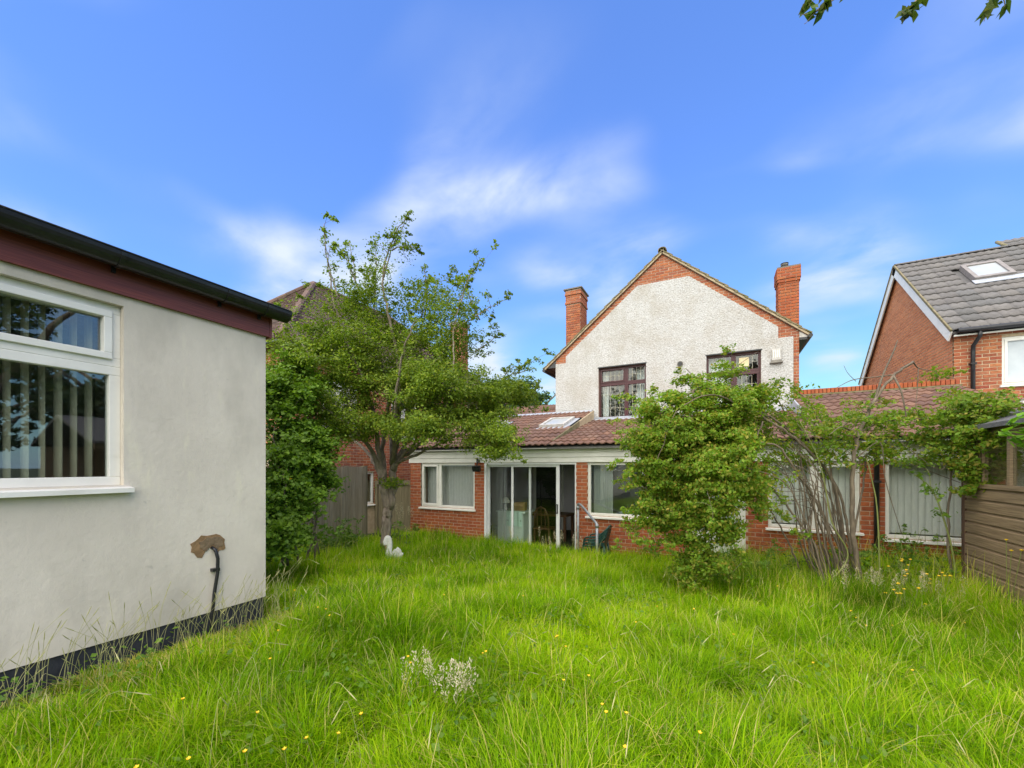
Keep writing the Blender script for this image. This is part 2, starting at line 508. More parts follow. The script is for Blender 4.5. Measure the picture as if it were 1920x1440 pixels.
M_STONE = mat('white_painted_stone', (.74, .73, .69), (.56, .55, .47), rough=.9, scale=9, bump=.6, bscale=60, stain=[((.30, .31, .22), 8, .55, .75, .5, (1, 1, 1))])
M_BARK = mat('grey_bark', (.34, .275, .21), (.16, .125, .095), rough=.95, scale=9, detail=7, stretch=(1.5, 1.5, .5), bump=1.0, bscale=22, bdist=.03,
             stain=[((.13, .145, .07), 3, .55, .75, .5, (1, 1, 1))])
M_STEM = mat('rose_cane_bark', (.21, .165, .115), (.11, .085, .06), rough=.85, scale=14, stretch=(2, 2, .6), bump=.5, bscale=50)
M_STEMG = mat('green_cane', (.22, .24, .07), (.16, .19, .05), rough=.6, scale=9)
M_SOIL = mat('lawn_soil', (.045, .062, .016), (.03, .036, .013), rough=1.0, scale=5)
M_PATCH = mat('bare_brown_render', (.30, .185, .09), (.20, .125, .06), rough=.95, scale=14, bump=.5, bscale=60)
M_DAB = mat('mortar_dab', (.24, .17, .10), (.16, .11, .065), rough=.95, scale=22, bump=.8, bscale=50)
M_CARD = mat('cardboard', (.42, .29, .12), (.36, .24, .10), rough=.9, scale=8)
M_CAB = mat('pale_green_cabinet_paint', (.74, .82, .77), (.68, .76, .71), rough=.5, scale=4)
M_CLOTH = mat('mint_cloth', (.62, .80, .71), (.56, .72, .65), rough=.95, scale=30, bump=.3, bscale=90)
M_CHROME = mat('silver_metal', (.6, .6, .58), (.5, .5, .48), rough=.2, scale=5, metal=.9)
M_WOOD = mat('brown_wood', (.13, .06, .025), (.08, .036, .016), rough=.5, scale=8, stretch=(1, 1, 6))
M_DARK = mat('dark_patterned_glass', (.035, .035, .035), (.012, .012, .013), rough=.2, scale=25)
M_POT = mat('clay_pot', (.20, .18, .15), (.13, .12, .10), rough=.8, scale=12)
M_VENT = mat('stained_white_vent', (.55, .53, .50), (.38, .36, .32), rough=.6, scale=8)
M_YELLOW = mat('yellow_petal', (.80, .55, .02), (.75, .45, .01), rough=.5, scale=30)
M_PAPER = mat('cream_paper', (.72, .62, .38), (.66, .56, .33), rough=.8, scale=10)
M_FLASHW = mat('white_painted_verge', (.70, .69, .66), (.55, .54, .5), rough=.6, scale=6)
M_CUSH = mat('grey_blue_cushion', (.42, .47, .52), (.36, .41, .46), rough=.9, scale=12)


# ------------------------------------------------------------------ bricks and tiles
def unit_piece(name, m, cham=0.03):
    """unit box with a chamfered front edge (front = +y), 20-odd triangles"""
    a, c = .5, .5 - cham
    vs = [(-a, -a, -a), (a, -a, -a), (a, -a, a), (-a, -a, a),
          (-a, .38, -a), (a, .38, -a), (a, .38, a), (-a, .38, a),
          (-c, a, -a + cham * 2.5), (c, a, -a + cham * 2.5), (c, a, a - cham * 2.5), (-c, a, a - cham * 2.5)]
    fs = []
    for i in range(4):
        j = (i + 1) % 4
        fs.append((i, i + 4, j + 4, j)); fs.append((i + 4, i + 8, j + 8, j + 4))
    fs.append((8, 11, 10, 9))
    me = bpy.data.meshes.new(name)
    me.from_pydata(vs, [], fs); me.update(); me.materials.append(m)
    return me, np.array(vs), fs


UNIT = {}


def visible_size(c, s):
    p = project(c)
    if p is None or not (-60 < p[0] < 1980 and -60 < p[1] < 1500):
        return 0.0
    return s / p[2]


def lay_pieces(name, mats4, m, parent, cap=300, rest='brickwork', score=None):
    """mats4: list of 4x4 matrices for the unit piece; the largest in view become parts, the rest one joined part"""
    if m.name not in UNIT:
        UNIT[m.name] = unit_piece('brick', m)
    me, vs, fs = UNIT[m.name]
    order = sorted(mats4, key=lambda M: -(score or visible_size)(M.translation, 1.0))
    inv = WM.get(parent.name, Matrix.Identity(4)).inverted()
    for M in order[:cap]:
        o = bpy.data.objects.new(name, me)
        COL.objects.link(o)
        o.parent = parent
        o.matrix_parent_inverse = inv
        o.matrix_basis = M
    if len(order) > cap:
        mb = MB()
        for M in order[cap:]:
            mb.add([M @ V(v) for v in vs], fs)
        mb.build(rest, m, parent, kind='stuff')


def brick_mats(O, U, Nn, spans, z0, z1, course=.075, L=.225, proud=.007, jit=.0025, soldier=False, off=0.0):
    """courses of bricks between z0 and z1; spans(z) -> list of (u0,u1) that are wall at that height"""
    out = []; O = V(O); k = 0; z = z0
    while z + .05 <= z1 + 1e-6:
        h = min(.065, z1 - z)
        for a, b in spans(z + .0325):
            u = math.floor((a - off) / L) * L + off - (L / 2 if k % 2 else 0)
            while u < b:
                x0, x1 = max(u, a), min(u + L - .010, b)
                if x1 - x0 > .035:
                    d = .06
                    c = O + U * ((x0 + x1) / 2) + Z * (z + h / 2) + Nn * (proud - d / 2 + rnd.uniform(-jit, jit))
                    M = Matrix.Translation(c) @ Matrix((U, Nn, Z)).transposed().to_4x4() @ Matrix.Diagonal((x1 - x0, d, h, 1))
                    out.append(M)
                u += L
        k += 1; z += course
    return out


def tile_proto(m, w, l, rolls, amp, th=.016):
    n = 4 * rolls
    vs, fs = [], []
    for j, y in enumerate((0.0, l)):
        for i in range(n + 1):
            x = w * i / n
            zz = amp * (0.5 - 0.5 * math.cos(2 * math.pi * rolls * i / n))
            vs.append((x, y, zz + th))
    for i in range(n + 1):
        x = w * i / n
        zz = amp * (0.5 - 0.5 * math.cos(2 * math.pi * rolls * i / n))
        vs.append((x, 0.0, zz - .004))
    for i in range(n):
        fs.append((i, i + 1, n + 2 + i, n + 1 + i))
        fs.append((2 * n + 2 + i, 2 * n + 3 + i, i + 1, i))
    fs.append((0, n + 1, 2 * n + 2)); fs.append((n, 3 * n + 2, 2 * n + 1))
    me = bpy.data.meshes.new('roof_tile')
    me.from_pydata(vs, [], fs); me.update(); me.materials.append(m)
    me.polygons.foreach_set('use_smooth', [i % 2 == 0 and i < 2 * n for i in range(len(fs))])
    return me, [V(v) for v in vs], fs


def tile_field(parent, m, O, U, Vs, ncol, nrow, w, expo, l, rolls, amp, skip=None, cap=300, lift=.018, trim=None):
    me, vs, fs = tile_proto(m, w, l, rolls, amp)
    O = V(O); Nn = U.cross(Vs).normalized()
    Vt = (Vs * l - Nn * lift).normalized()
    Nt = U.cross(Vt)
    R = Matrix((U, Vt, Nt)).transposed().to_4x4()
    lst = []
    for j in range(nrow):
        for i in range(ncol):
            c = O + U * (i * w) + Vs * (j * expo) + Nn * lift
            cc = c + U * w / 2 + Vs * expo / 2
            if skip and skip(cc):
                continue
            ang = rnd.uniform(-.006, .006)
            lst.append(Matrix.Translation(c + Nn * rnd.uniform(-.003, .003)) @ R @ Matrix.Rotation(ang, 4, 'Z'))
    lst.sort(key=lambda M: -visible_size(M.translation, 1.0))
    inv = WM.get(parent.name, Matrix.Identity(4)).inverted()
    for M in lst[:cap]:
        o = bpy.data.objects.new('roof_tile', me)
        COL.objects.link(o); o.parent = parent; o.matrix_parent_inverse = inv; o.matrix_basis = M
    if len(lst) > cap:
        mb = MB()
        for M in lst[cap:]:
            mb.add([M @ v for v in vs], fs)
        mb.build('roof_tiling', m, parent, kind='stuff')


def window(parent, O, U, Nn, w, h, cells, m, fw=.055, glass=None, recess=.06, sill=None, depth=.06, leaded=None, name='window', sw=.045, label=None):
    """cells: (u0,u1,z0,z1,is_sash); the frame is the part, panes / sashes / sill its sub-parts"""
    mb = MB(); g = glass or M_GLASS
    n1 = -recess; n0 = n1 - depth
    for (u0, u1, z0, z1, s) in cells:
        mb.ring(O, U, Nn, u0, u1, z0, z1, fw, n0, n1)
    fr = mb.build(name, m, parent, bevel=.004)
    if label:
        fr['label'] = label
    for (u0, u1, z0, z1, s) in cells:
        i = fw
        if s:
            MB().ring(O, U, Nn, u0 + fw - .012, u1 - fw + .012, z0 + fw - .012, z1 - fw + .012, sw, n0 + .01, n1 + .018).build('sash', m, fr, bevel=.004)
            i = fw - .012 + sw
        MB().box(O, U, Nn, u0 + i - .006, u1 - i + .006, z0 + i - .006, z1 - i + .006, n0 + .022, n0 + .030).build('pane', g, fr)
        if leaded:
            leaded(fr, O, U, Nn, u0 + i, u1 - i, z0 + i, z1 - i, n0 + .034)
    if sill:
        sm, proj, th = sill
        MB().hexa([V(O) + U * -.04 + Nn * n1 + Z * -.002, V(O) + U * -.04 + Nn * proj + Z * -.02, V(O) + U * -.04 + Nn * proj + Z * (-.02 - th), V(O) + U * -.04 + Nn * n1 + Z * (-.02 - th)],
                  [V(O) + U * (w + .04) + Nn * n1 + Z * -.002, V(O) + U * (w + .04) + Nn * proj + Z * -.02, V(O) + U * (w + .04) + Nn * proj + Z * (-.02 - th), V(O) + U * (w + .04) + Nn * n1 + Z * (-.02 - th)]).build('sill', sm, fr)
    return fr


def wall_boxes(mb, O, U, Nn, u0, u1, z0, z1, openings, n0, n1):
    """solid wall with rectangular openings (u0,u1,z0,z1), as butted blocks"""
    us = sorted({u0, u1, *[o[0] for o in openings], *[o[1] for o in openings]})
    for a, b in zip(us[:-1], us[1:]):
        mid = (a + b) / 2
        holes = sorted((o[2], o[3]) for o in openings if o[0] < mid < o[1])
        z = z0
        for h0, h1 in holes:
            if h0 > z:
                mb.box(O, U, Nn, a, b, z, h0, n0, n1)
            z = h1
        if z < z1:
            mb.box(O, U, Nn, a, b, z, z1, n0, n1)


def spans_with_openings(u0, u1, openings):
    def f(z):
        cur = [(u0, u1)]
        for a, b, c, d in openings:
            if c - .033 < z < d + .02:
                nx = []
                for p, q in cur:
                    if b <= p or a >= q:
                        nx.append((p, q))
                    else:
                        if a > p: nx.append((p, a))
                        if b < q: nx.append((b, q))
                cur = nx
        return cur
    return f


def blind(label, O, U, Nn, w, h, n, ang, m, sw=.089):
    """vertical blind: rail and slats hanging from it"""
    t = thing('vertical_blind', label, 'blind', V(O))
    MB().box(O, U, Nn, 0, w, h, h + .035, -.02, .02).build('head_rail', M_ALU, t)
    mb0 = None
    ca, sa = math.cos(ang), math.sin(ang)
    for i in range(n):
        c = V(O) + U * (w * (i + .5) / n)
        a = ang + rnd.uniform(-.08, .08)
        d = U * math.cos(a) + Nn * math.sin(a)
        e = U * -math.sin(a) + Nn * math.cos(a)
        mb = MB()
        pr = [c + d * (s * sw / 2) + e * (.006 * (1 - s * s)) for s in (-1, -.5, 0, .5, 1)]
        lo = [p + Z * .01 for p in pr]; hi = [p + Z * (h - .002) for p in pr]
        back_lo = [p + e * -.0015 for p in lo][::-1]; back_hi = [p + e * -.0015 for p in hi][::-1]
        mb.hexa(lo + back_lo, hi + back_hi)
        mb.build('slat', m, t)
    return t

# ------------------------------------------------------------------ ground
def build_ground():
    xs = np.unique(np.concatenate([[-600, -250, -100, -40, -20], np.arange(-12, 8.01, .3), [12, 20, 40, 100, 250, 600]]))
    ys = np.unique(np.concatenate([[-600, -250, -100, -40, -20, -10], np.arange(-6, 9.01, .3), [12, 20, 40, 100, 250, 600]]))
    gx, gy = np.meshgrid(xs, ys)
    z = gz_np(gx, gy)
    vs = np.stack([gx.ravel(), gy.ravel(), z.ravel()], 1)
    nx, ny = len(xs), len(ys)
    i, j = np.meshgrid(np.arange(nx - 1), np.arange(ny - 1))
    a = (j * nx + i).ravel()
    tris = np.concatenate([np.stack([a, a + 1, a + nx + 1], 1), np.stack([a, a + nx + 1, a + nx], 1)])
    np_mesh('ground', vs, tris, M_SOIL, smooth=True, kind='structure')


build_ground()

# ------------------------------------------------------------------ rendered outbuilding on the left
def build_outbuilding():
    XW, Y1, Y0 = -3.74, 2.38, -3.2
    t = thing('garden_outbuilding', 'pale grey rendered flat-roofed outbuilding with rosewood fascia, filling the left edge', 'outbuilding', (XW - 1.5, 0, .6))
    O = V((XW, 0, 0)); U, Nn = YP, XP
    op = [(-.55, 1.364, 1.87, 3.13)]
    mb = MB()
    wall_boxes(mb, O, U, Nn, Y0, Y1, .80, 3.30, op, -.2, 0)
    mb.abox(XW - 4, XW - .2, Y1 - .2, Y1, .8, 3.3); mb.abox(XW - 4, XW - .2, Y0, Y0 + .2, .8, 3.3)
    mb.abox(XW - 4.2, XW - 4, Y0, Y1, .8, 3.3)
    mb.build('wall', M_RENDER, t)
    MB().abox(XW - 4.19, XW - .012, Y0 + .012, Y1 - .012, .3, .80).build('plinth', M_PLINTH, t)
    MB().abox(XW - 4.3, XW + .015, Y0 - .05, Y1 + .02, 3.41, 3.455).build('roof', M_FELT, t)
    MB().box(O, U, Nn, Y0, Y1 + .018, 3.20, 3.44, .003, .028).build('fascia', M_FASCIA, t)
    MB().box(O, U, Nn, Y1 + .02, Y1 + .042, 3.195, 3.442, -4.2, .030).build('fascia_return', M_FASCIA, t)
    # half-round gutter with a rolled lip
    prof = [(math.cos(a), math.sin(a)) for a in np.linspace(math.pi, 2 * math.pi, 13)]
    cx, cz, r = XW + .115, 3.432, .082
    outer = [(cx + r * a, cz + r * b) for a, b in prof] + [(cx + r * 1.0, cz + .012)]
    inner = [(cx + (r - .005) * a, cz + (r - .005) * b) for a, b in prof][::-1]
    loop = outer + inner
    yA, yB = Y0 - .1, Y1 + .115
    gut = MB().hexa([V((x, yA, z)) for x, z in loop], [V((x, yB, z)) for x, z in loop]).build('gutter', M_BLACK, t)
    end = [V((x, yB, z)) for x, z in outer]
    MB().hexa(end, [p + YP * .012 for p in end]).build('gutter_end_cap', M_BLACK, gut)
    MB().tube([(cx + r, yA, cz + .010), (cx + r, yB, cz + .010)], .007, 8).build('gutter_lip', M_BLACK, gut)
    for y in (.35, 1.28, 1.95, 2.28):
        band = [V((cx + (r + .006) * a, y, cz + (r + .006) * b)) for a, b in prof]
        mb = MB()
        ib = [V((cx + (r + .001) * a, y, cz + (r + .001) * b)) for a, b in prof][::-1]
        mb.hexa(band + ib, [p + YP * .03 for p in band + ib])
        mb.box(O, U, Nn, y + .005, y + .025, 3.33, 3.43, .028, .05)
        mb.build('gutter_bracket', M_BLACK, gut)
    w, h = 1.914, 1.26
    zt = .83
    window(t, (XW, -.55, 1.87), U, Nn, w, h, [(0, .95, 0, zt, 0), (.95, w, 0, zt, 0), (0, .95, zt, h, 1), (.95, w, zt, h, 1)], M_WHITE, fw=.06,
           glass=M_GLASSB, recess=.05, sill=(M_WHITE, .055, .03), label='white double-glazed window with top light in the outbuilding')
    # room behind
    mb = MB()
    mb.abox(XW - 3.9, XW - .21, Y0 + .21, Y1 - .21, .81, .86)
    mb.build('floor', M_FLOORIN, t)
    MB().abox(XW - 3.0, XW - 2.95, Y0 + .21, Y1 - .21, .86, 3.3).build('partition', M_WALLIN, t)
    # bare brown patch and black cable conduit
    ang = np.linspace(0, 2 * math.pi, 23)[:-1]
    pr = random.Random(3); poly = []
    for a in ang:
        rr = 1 + pr.uniform(-.12, .12)
        y = 1.905 + math.cos(a) * .125 * rr
        z = 1.36 + math.sin(a) * .085 * rr
        if math.sin(a) < -.2:
            z += (.05 if abs(math.cos(a) + .05) < .35 else -.03 * pr.random())
        poly.append((y, z))
    MB().hexa([V((XW - .01, y, z)) for y, z in poly], [V((XW + .004, y, z)) for y, z in poly]).build('bare_patch', M_PATCH, t)
    MB().hexa([V((XW - .01, 1.925 + (y - 1.905) * .72, 1.37 + (z - 1.36) * .62)) for y, z in poly], [V((XW + .008, 1.925 + (y - 1.905) * .70, 1.37 + (z - 1.36) * .60)) for y, z in poly]).build('mortar_dab', M_DAB, t)
    c = [(XW + .002, 1.925, 1.335), (XW + .03, 1.94, 1.31), (XW + .035, 1.955, 1.24), (XW + .03, 1.955, 1.12), (XW + .03, 1.93, .95), (XW + .03, 1.915, .78), (XW + .03, 1.91, .55)]
    cond = MB().tube(c, .013, 10).build('conduit', M_BLACK, t, smooth=True)
    MB().box(O, U, Nn, 1.915, 1.97, 1.135, 1.16, 0, .04).build('conduit_clip', M_BLACK, cond)
    blind('pale vertical blind with slats turned open behind the outbuilding window', (XW - .26, -.5, 1.9), U, Nn, 1.80, 1.17, 24, math.radians(74), M_BEIGE, sw=.07)


build_outbuilding()

# ------------------------------------------------------------------ main house with the rendered gable
HX0, HX1, HY0, HYB = -4.48, 1.77, 12.0, 19.0
HXM = (HX0 + HX1) / 2
SLP = .824


def roof_z(x, off=0.0):
    return 7.93 - SLP * abs(x - HXM) + off


def leaded(fr, O, U, Nn, u0, u1, z0, z1, n):
    """decorative leading: uprights, cross lines, and a diamond on every second upright"""
    mb = MB(); O = V(O)
    w, h = u1 - u0, z1 - z0
    k = max(2, int(round(w / .125)))
    P = lambda u, z: O + U * u + Z * z + Nn * n
    r = .0042
    rows = [.5] if h < .6 else [.28, .72]
    for i in range(1, k):
        u = u0 + w * i / k
        if i % 2 == 0 or k <= 2:
            zs = [z0]
            for rr in rows:
                zm = z0 + h * rr
                d = .035
                mb.tube([P(u, zs[-1]), P(u, zm - d * 1.5)], r, 4, cap=False)
                mb.tube([P(u, zm - d * 1.5), P(u - d, zm), P(u, zm + d * 1.5), P(u + d, zm), P(u, zm - d * 1.5)], r, 4, cap=False)
                zs.append(zm + d * 1.5)
            mb.tube([P(u, zs[-1]), P(u, z1)], r, 4, cap=False)
        else:
            mb.tube([P(u, z0), P(u, z1)], r, 4, cap=False)
    for rr in rows:
        zm = z0 + h * rr
        mb.tube([P(u0, zm), P(u1, zm)], r * .9, 4, cap=False)
    mb.build('leading', M_LEADING, fr)


def build_house():
    t = thing('gabled_house', 'two-storey house with white pebbledash gable and two brick chimneys', 'house', (HXM, HY0 + 3, 0))
    O = V((0, HY0, 0)); U, Nn = XP, -YP
    w1 = (-3.14, -1.79, 3.42, 4.90); w2 = (-.26, .98, 3.42, 4.92)
    ops = [w1, w2]
    # structural wall (brick plane) below the rake, with window holes
    mb = MB()
    brk = sorted({HX0, HX1, HXM, w1[0], w1[1], w2[0], w2[1]})
    for a, b in zip(brk[:-1], brk[1:]):
        mid = (a + b) / 2
        hole = [o for o in ops if o[0] < mid < o[1]]
        za, zb = roof_z(a, -.06), roof_z(b, -.06)
        lo = 0.0
        if hole:
            mb.box(O, U, Nn, a, b, 0, hole[0][2], -.3, 0)
            lo = hole[0][3]
        fr = [V((a, HY0, lo)), V((b, HY0, lo)), V((b, HY0, zb)), V((a, HY0, za))]
        mb.hexa(fr, [p + YP * .3 for p in fr])
    mb.abox(HX0, HX0 + .3, HY0 + .3, HYB, 0, 5.28); mb.abox(HX1 - .3, HX1, HY0 + .3, HYB, 0, 5.28)
    bk = [V((HX0, HYB, 0)), V((HX1, HYB, 0)), V((HX1, HYB, 5.3)), V((HXM, HYB, 7.85)), V((HX0, HYB, 5.3))]
    mb.hexa(bk, [p - YP * .3 for p in bk])
    mb.build('brick_wall', M_MORTAR, t)
    # pebbledash coat, 22 mm proud
    PX0, PX1, ZB, ZT, RB = HX0, HX1 - .12, 5.17, 7.12, .20
    def top(x):
        return min(roof_z(x, -.06) - RB, ZT)
    xa = HXM - (roof_z(HXM, -.06) - RB - ZT) / SLP; xb = HXM + (roof_z(HXM, -.06) - RB - ZT) / SLP
    mb = MB()
    xc0, xc1 = HX0 + .33, HX1 - .43
    brk = sorted({PX0, PX1, xc0, xc1, xa, xb, w1[0], w1[1], w2[0], w2[1]})
    for a, b in zip(brk[:-1], brk[1:]):
        mid = (a + b) / 2
        hole = [o for o in ops if o[0] < mid < o[1]]
        za, zb = (ZB, ZB) if (mid < xc0 or mid > xc1) else (top(a), top(b))
        lo = 2.6
        if hole:
            mb.box(O, U, Nn, a, b, 2.6, hole[0][2], 0, .022)
            lo = hole[0][3]
        fr = [V((a, HY0 - .022, lo)), V((b, HY0 - .022, lo)), V((b, HY0 - .022, zb)), V((a, HY0 - .022, za))]
        mb.hexa(fr, [p + YP * .022 for p in fr])
    mb.build('pebbledash_wall', M_DASH, t)
    # bricks of the gable peak, the rake and the corners
    def spans(z):
        if z < ZB:
            return [(HX1 - .112, HX1)]
        half = (7.93 - .06 - z) / SLP
        L, R = max(HX0, HXM - half), min(HX1, HXM + half)
        if z > ZT:
            return [(L, R)]
        hin = (7.93 - .06 - RB - z) / SLP
        li, ri = HXM - hin, HXM + hin
        li = max(li, xc0) if True else li; ri = min(ri, xc1)
        return [(L, li), (ri, R)]
    bm = brick_mats((0, HY0, 0), U, Nn, spans, 3.72, 7.86, off=.04)
    lay_pieces('brick', bm, M_BRICK3, t, cap=300)
    # windows
    for (a, b, c, d), k, lb in ((w1, .79, 'left burgundy leaded window with four lights'), (w2, .63, 'right burgundy leaded window partly behind the rose')):
        w, h = b - a, d - c
        tr = h * .68
        f = window(t, (a, HY0 - .02, c), U, Nn, w, h, [(0, k, 0, tr, 0), (k, w, 0, tr, 1 if k < .7 else 0), (0, k, tr, h, 1 if k > .7 else 0), (k, w, tr, h, 0)], M_BURG, fw=.055, glass=M_GLASS,
                   recess=.10, sill=(M_BURG, .03, .04), leaded=leaded, label=lb, sw=.04)
        MB().abox(a - .02, b + .02, HY0 - .03, HY0 + .05, d, d + .03).build('lintel_drip', M_BLACK, t)
    # roof: stepped tile courses on both slopes, verge tiles their own pieces
    L = math.hypot(1, SLP); expo = .29
    deck = MB(); cour = MB()
    for s in (-1, 1):
        run = 3.49 if s < 0 else 3.33
        n = int(run * L / expo)
        d = V((s, 0, -SLP)).normalized()           # downhill
        nn = V((s * SLP, 0, 1)).normalized()
        apex = V((HXM, 0, 7.93))
        p0 = apex; p1 = apex + d * (run * L)
        sec = [p0 - nn * .02, p1 - nn * .02, p1 - nn * .06, p0 - nn * .06]
        deck.hexa([p + YP * (HY0 - .05) for p in sec], [p + YP * (HYB + .1) for p in sec])
        for k in range(n + 1):
            a = apex + d * (k * expo - .05); b = apex + d * min(k * expo + expo + .02, run * L + .03)
            sec = [a + nn * .012, b + nn * .045, b + nn * .018, a - nn * .012]
            vt = MB().hexa([p + YP * (HY0 - .09) for p in sec], [p + YP * (HY0 + .18) for p in sec])
            vt.build('verge_tile', M_VTILE, t)
            cour.hexa([p + YP * (HY0 + .185) for p in sec], [p + YP * (HYB + .1) for p in sec])
        # bedding mortar and undercloak on the verge
        sec = [apex - nn * .0, apex + d * (run * L) - nn * .0, apex + d * (run * L) - nn * .045, apex - nn * .045]
        MB().hexa([p + YP * (HY0 - .065) for p in sec], [p + YP * (HY0 - .055) for p in sec]).build('verge_mortar', M_CEMENT, t)
    deck.build('roof_deck', M_WOOD, t)
    cour.build('tile_course', M_VTILE, t, kind='stuff')
    for k in range(16):
        y = HY0 - .1 + k * .45
        arc = [(math.cos(a), math.sin(a)) for a in np.linspace(-.25, math.pi + .25, 9)]
        o1 = [V((HXM + .115 * a, y, 7.945 + .085 * b)) for a, b in arc]; i1 = [V((HXM + .095 * a, y, 7.945 + .065 * b)) for a, b in arc][::-1]
        MB().hexa(o1 + i1, [p + YP * .44 for p in o1 + i1]).build('ridge_tile', M_VTILE, t)
    # eaves boxes and gutters
    for s, xe in ((-1, HX0), (1, HX1)):
        x0, x1 = (xe - .30, xe - .002) if s < 0 else (xe + .002, xe + .16)
        MB().abox(x0, x1, HY0 - .03, HYB, 5.06, 5.12).build('soffit', M_BLACK, t)
        xe2 = HXM + s * (3.47 if s < 0 else 3.31)
        ze = roof_z(xe2)
        MB().tube([(xe2 + s * .03, HY0 - .08, ze - .07), (xe2 + s * .03, HYB, ze - .07)], .05, 10).build('gutter', M_BLACK, t)
        tri = [V((xe + s * .002, HY0 - .028, 5.12)), V((xe2, HY0 - .028, 5.12)), V((xe2, HY0 - .028, ze - .06)), V((xe + s * .002, HY0 - .028, roof_z(xe) - .07))]
        MB().hexa(tri, [p + YP * .03 for p in tri]).build('eaves_board', M_VENT if s > 0 else M_BLACK, t)
    # vent box and round vent
    v = MB().box((0, HY0 - .022, 0), U, Nn, 1.20, 1.39, 4.62, 4.90, 0, .06).build('flue_box', M_VENT, t, bevel=.01)
    MB().hexa([V((1.19, HY0 - .085, 4.62)), V((1.40, HY0 - .085, 4.62)), V((1.43, HY0 - .12, 4.55)), V((1.16, HY0 - .12, 4.55))],
              [V((1.19, HY0 - .024, 4.62)), V((1.40, HY0 - .024, 4.62)), V((1.43, HY0 - .024, 4.55)), V((1.16, HY0 - .024, 4.55))]).build('cowl', M_POT, v)
    for k in range(4):
        MB().box((0, HY0 - .022, 0), U, Nn, 1.225 + k * .04, 1.245 + k * .04, 4.68, 4.86, .06, .068).build('louvre', M_WHITE, v)
    rv = MB().tube([(-.90, HY0 - .02, 4.78), (-.90, HY0 - .05, 4.78)], .075, 20).build('round_vent', M_POT, t)
    MB().tube([(-.90, HY0 - .05, 4.78), (-.90, HY0 - .056, 4.78)], .055, 20).build('vent_grille', M_BLACK, rv)
    # rooms behind the windows
    MB().abox(HX0 + .31, HX1 - .31, HY0 + .31, HYB - .31, 2.5, 2.6).build('upper_floor', M_FLOORIN, t)
    MB().abox(HX0 + .31, HX1 - .31, HY0 + .31, HYB - .31, 5.05, 5.12).build('ceiling', M_CEIL, t)
    MB().abox(HX0 + .31, HX1 - .31, HY0 + 3.4, HY0 + 3.5, 2.6, 5.05).build('partition', M_WALLIN, t)
    # chimneys
    for (x0, x1, y0, y1, zb, zt, kind) in ((-4.67, -4.16, 13.5, 14.26, 5.0, 8.10, 0), (1.41, 1.86, 12.6, 13.05, 5.2, 7.12, 1)):
        ch = MB().abox(x0 + .008, x1 - .008, y0 + .008, y1 - .008, zb, zt - .01).build('chimney', M_MORTAR, t)
        ch['label'] = 'corbelled brick chimney on the left slope' if kind == 0 else 'red brick chimney with a pot, at the right eave'
        ms = []
        bands = [(zt - .60, zt - .52, .02), (zt - .27, zt - .19, .025), (zt - .19, zt, .0)] if kind == 0 else [(zt - .40, zt, .03), (zt - .33, zt, .0)]
        if kind == 0:
            lev = [(zb, zt - .525, 0), (zt - .525, zt - .45, .028), (zt - .45, zt - .225, .01), (zt - .225, zt - .15, .035), (zt - .15, zt - .04, .02)]
        else:
            lev = [(zb, zt - .37, 0), (zt - .37, zt - .295, .022), (zt - .295, zt, .035)]
        for a, b, pr in lev:
            ms += brick_mats((0, y0, 0), XP, -YP, lambda z: [(x0 - pr, x1 + pr)], a, b, proud=.008 + pr)
            ms += brick_mats((x1, 0, 0), YP, XP, lambda z: [(y0 + .06 - pr, y1 + pr)], a, b, proud=.008 + pr, off=.11)
            ms += brick_mats((x0, 0, 0), YP, -XP, lambda z: [(y0 + .06 - pr, y1 + pr)], a, b, proud=.008 + pr, off=.11)
            if pr:
                MB().abox(x0 - pr + .004, x1 + pr - .004, y0 - pr + .004, y1 + pr - .004, a, b - .002).build('corbel_bed', M_MORTAR, ch)
        lay_pieces('brick', ms, M_BRICK3 if kind == 0 else M_BRICK, ch, cap=300)
        if kind == 0:
            MB().abox(x0 - .07, x1 + .07, y0 - .07, y1 + .07, zt - .04, zt).build('capping_slab', M_POT, ch)
        else:
            MB().abox(x0 - .03, x1 + .03, y0 - .03, y1 + .03, zt, zt + .03).build('flaunching', M_POT, ch)
            c = ((x0 + x1) / 2 - .06, (y0 + y1) / 2, zt + .02)
            p = MB().lathe(c, [(.075, 0), (.07, .12), (.085, .13), (.085, .16), (.065, .17)], 16).build('chimney_pot', M_POT, ch, smooth=True)
            for k in range(8):
                a = k * math.pi / 4
                q = V(c) + V((.075 * math.cos(a), .075 * math.sin(a), 0))
                MB().tube([q + Z * .0, q + Z * .17], .012, 5).build('cowl_bar', M_BLACK, p)
            MB().lathe((c[0], c[1], c[2] + .17), [(.09, 0), (.09, .015), (.02, .03)], 16).build('cowl_cap', M_BLACK, p)
    # curtains upstairs
    for a, b, w in ((w1[0] + .05, w1[0] + .22, 3), (w1[1] - .30, w1[1] - .05, 4), (w2[0] + .05, w2[0] + .45, 5)):
        mb = MB(); n = 14
        fr = []
        for i in range(n + 1):
            x = a + (b - a) * i / n
            fr.append((x, HY0 + .33 + .018 * math.sin(i * 1.9)))
        lo = [V((x, y, 3.40)) for x, y in fr]; lo2 = [p + YP * .004 for p in lo][::-1]
        mb.hexa(lo + lo2, [p + Z * 1.5 for p in lo + lo2])
        c = mb.build('curtain', M_CURT, None, smooth=False)
        c.location = (0, 0, 0)
        setp(c, {3: 'pale curtain at the left side of the left upstairs leaded window', 4: 'pale curtain at the right side of the left upstairs leaded window',
                 5: 'pale net curtain in the right upstairs leaded window'}[w], 'curtain')
    MB().abox(.50, .72, HY0 + .085, HY0 + .088, 4.56, 4.80).build('paper_sheet', M_PAPER, None, label='cream paper sheet stuck in the right upstairs window', cat='paper')


build_house()

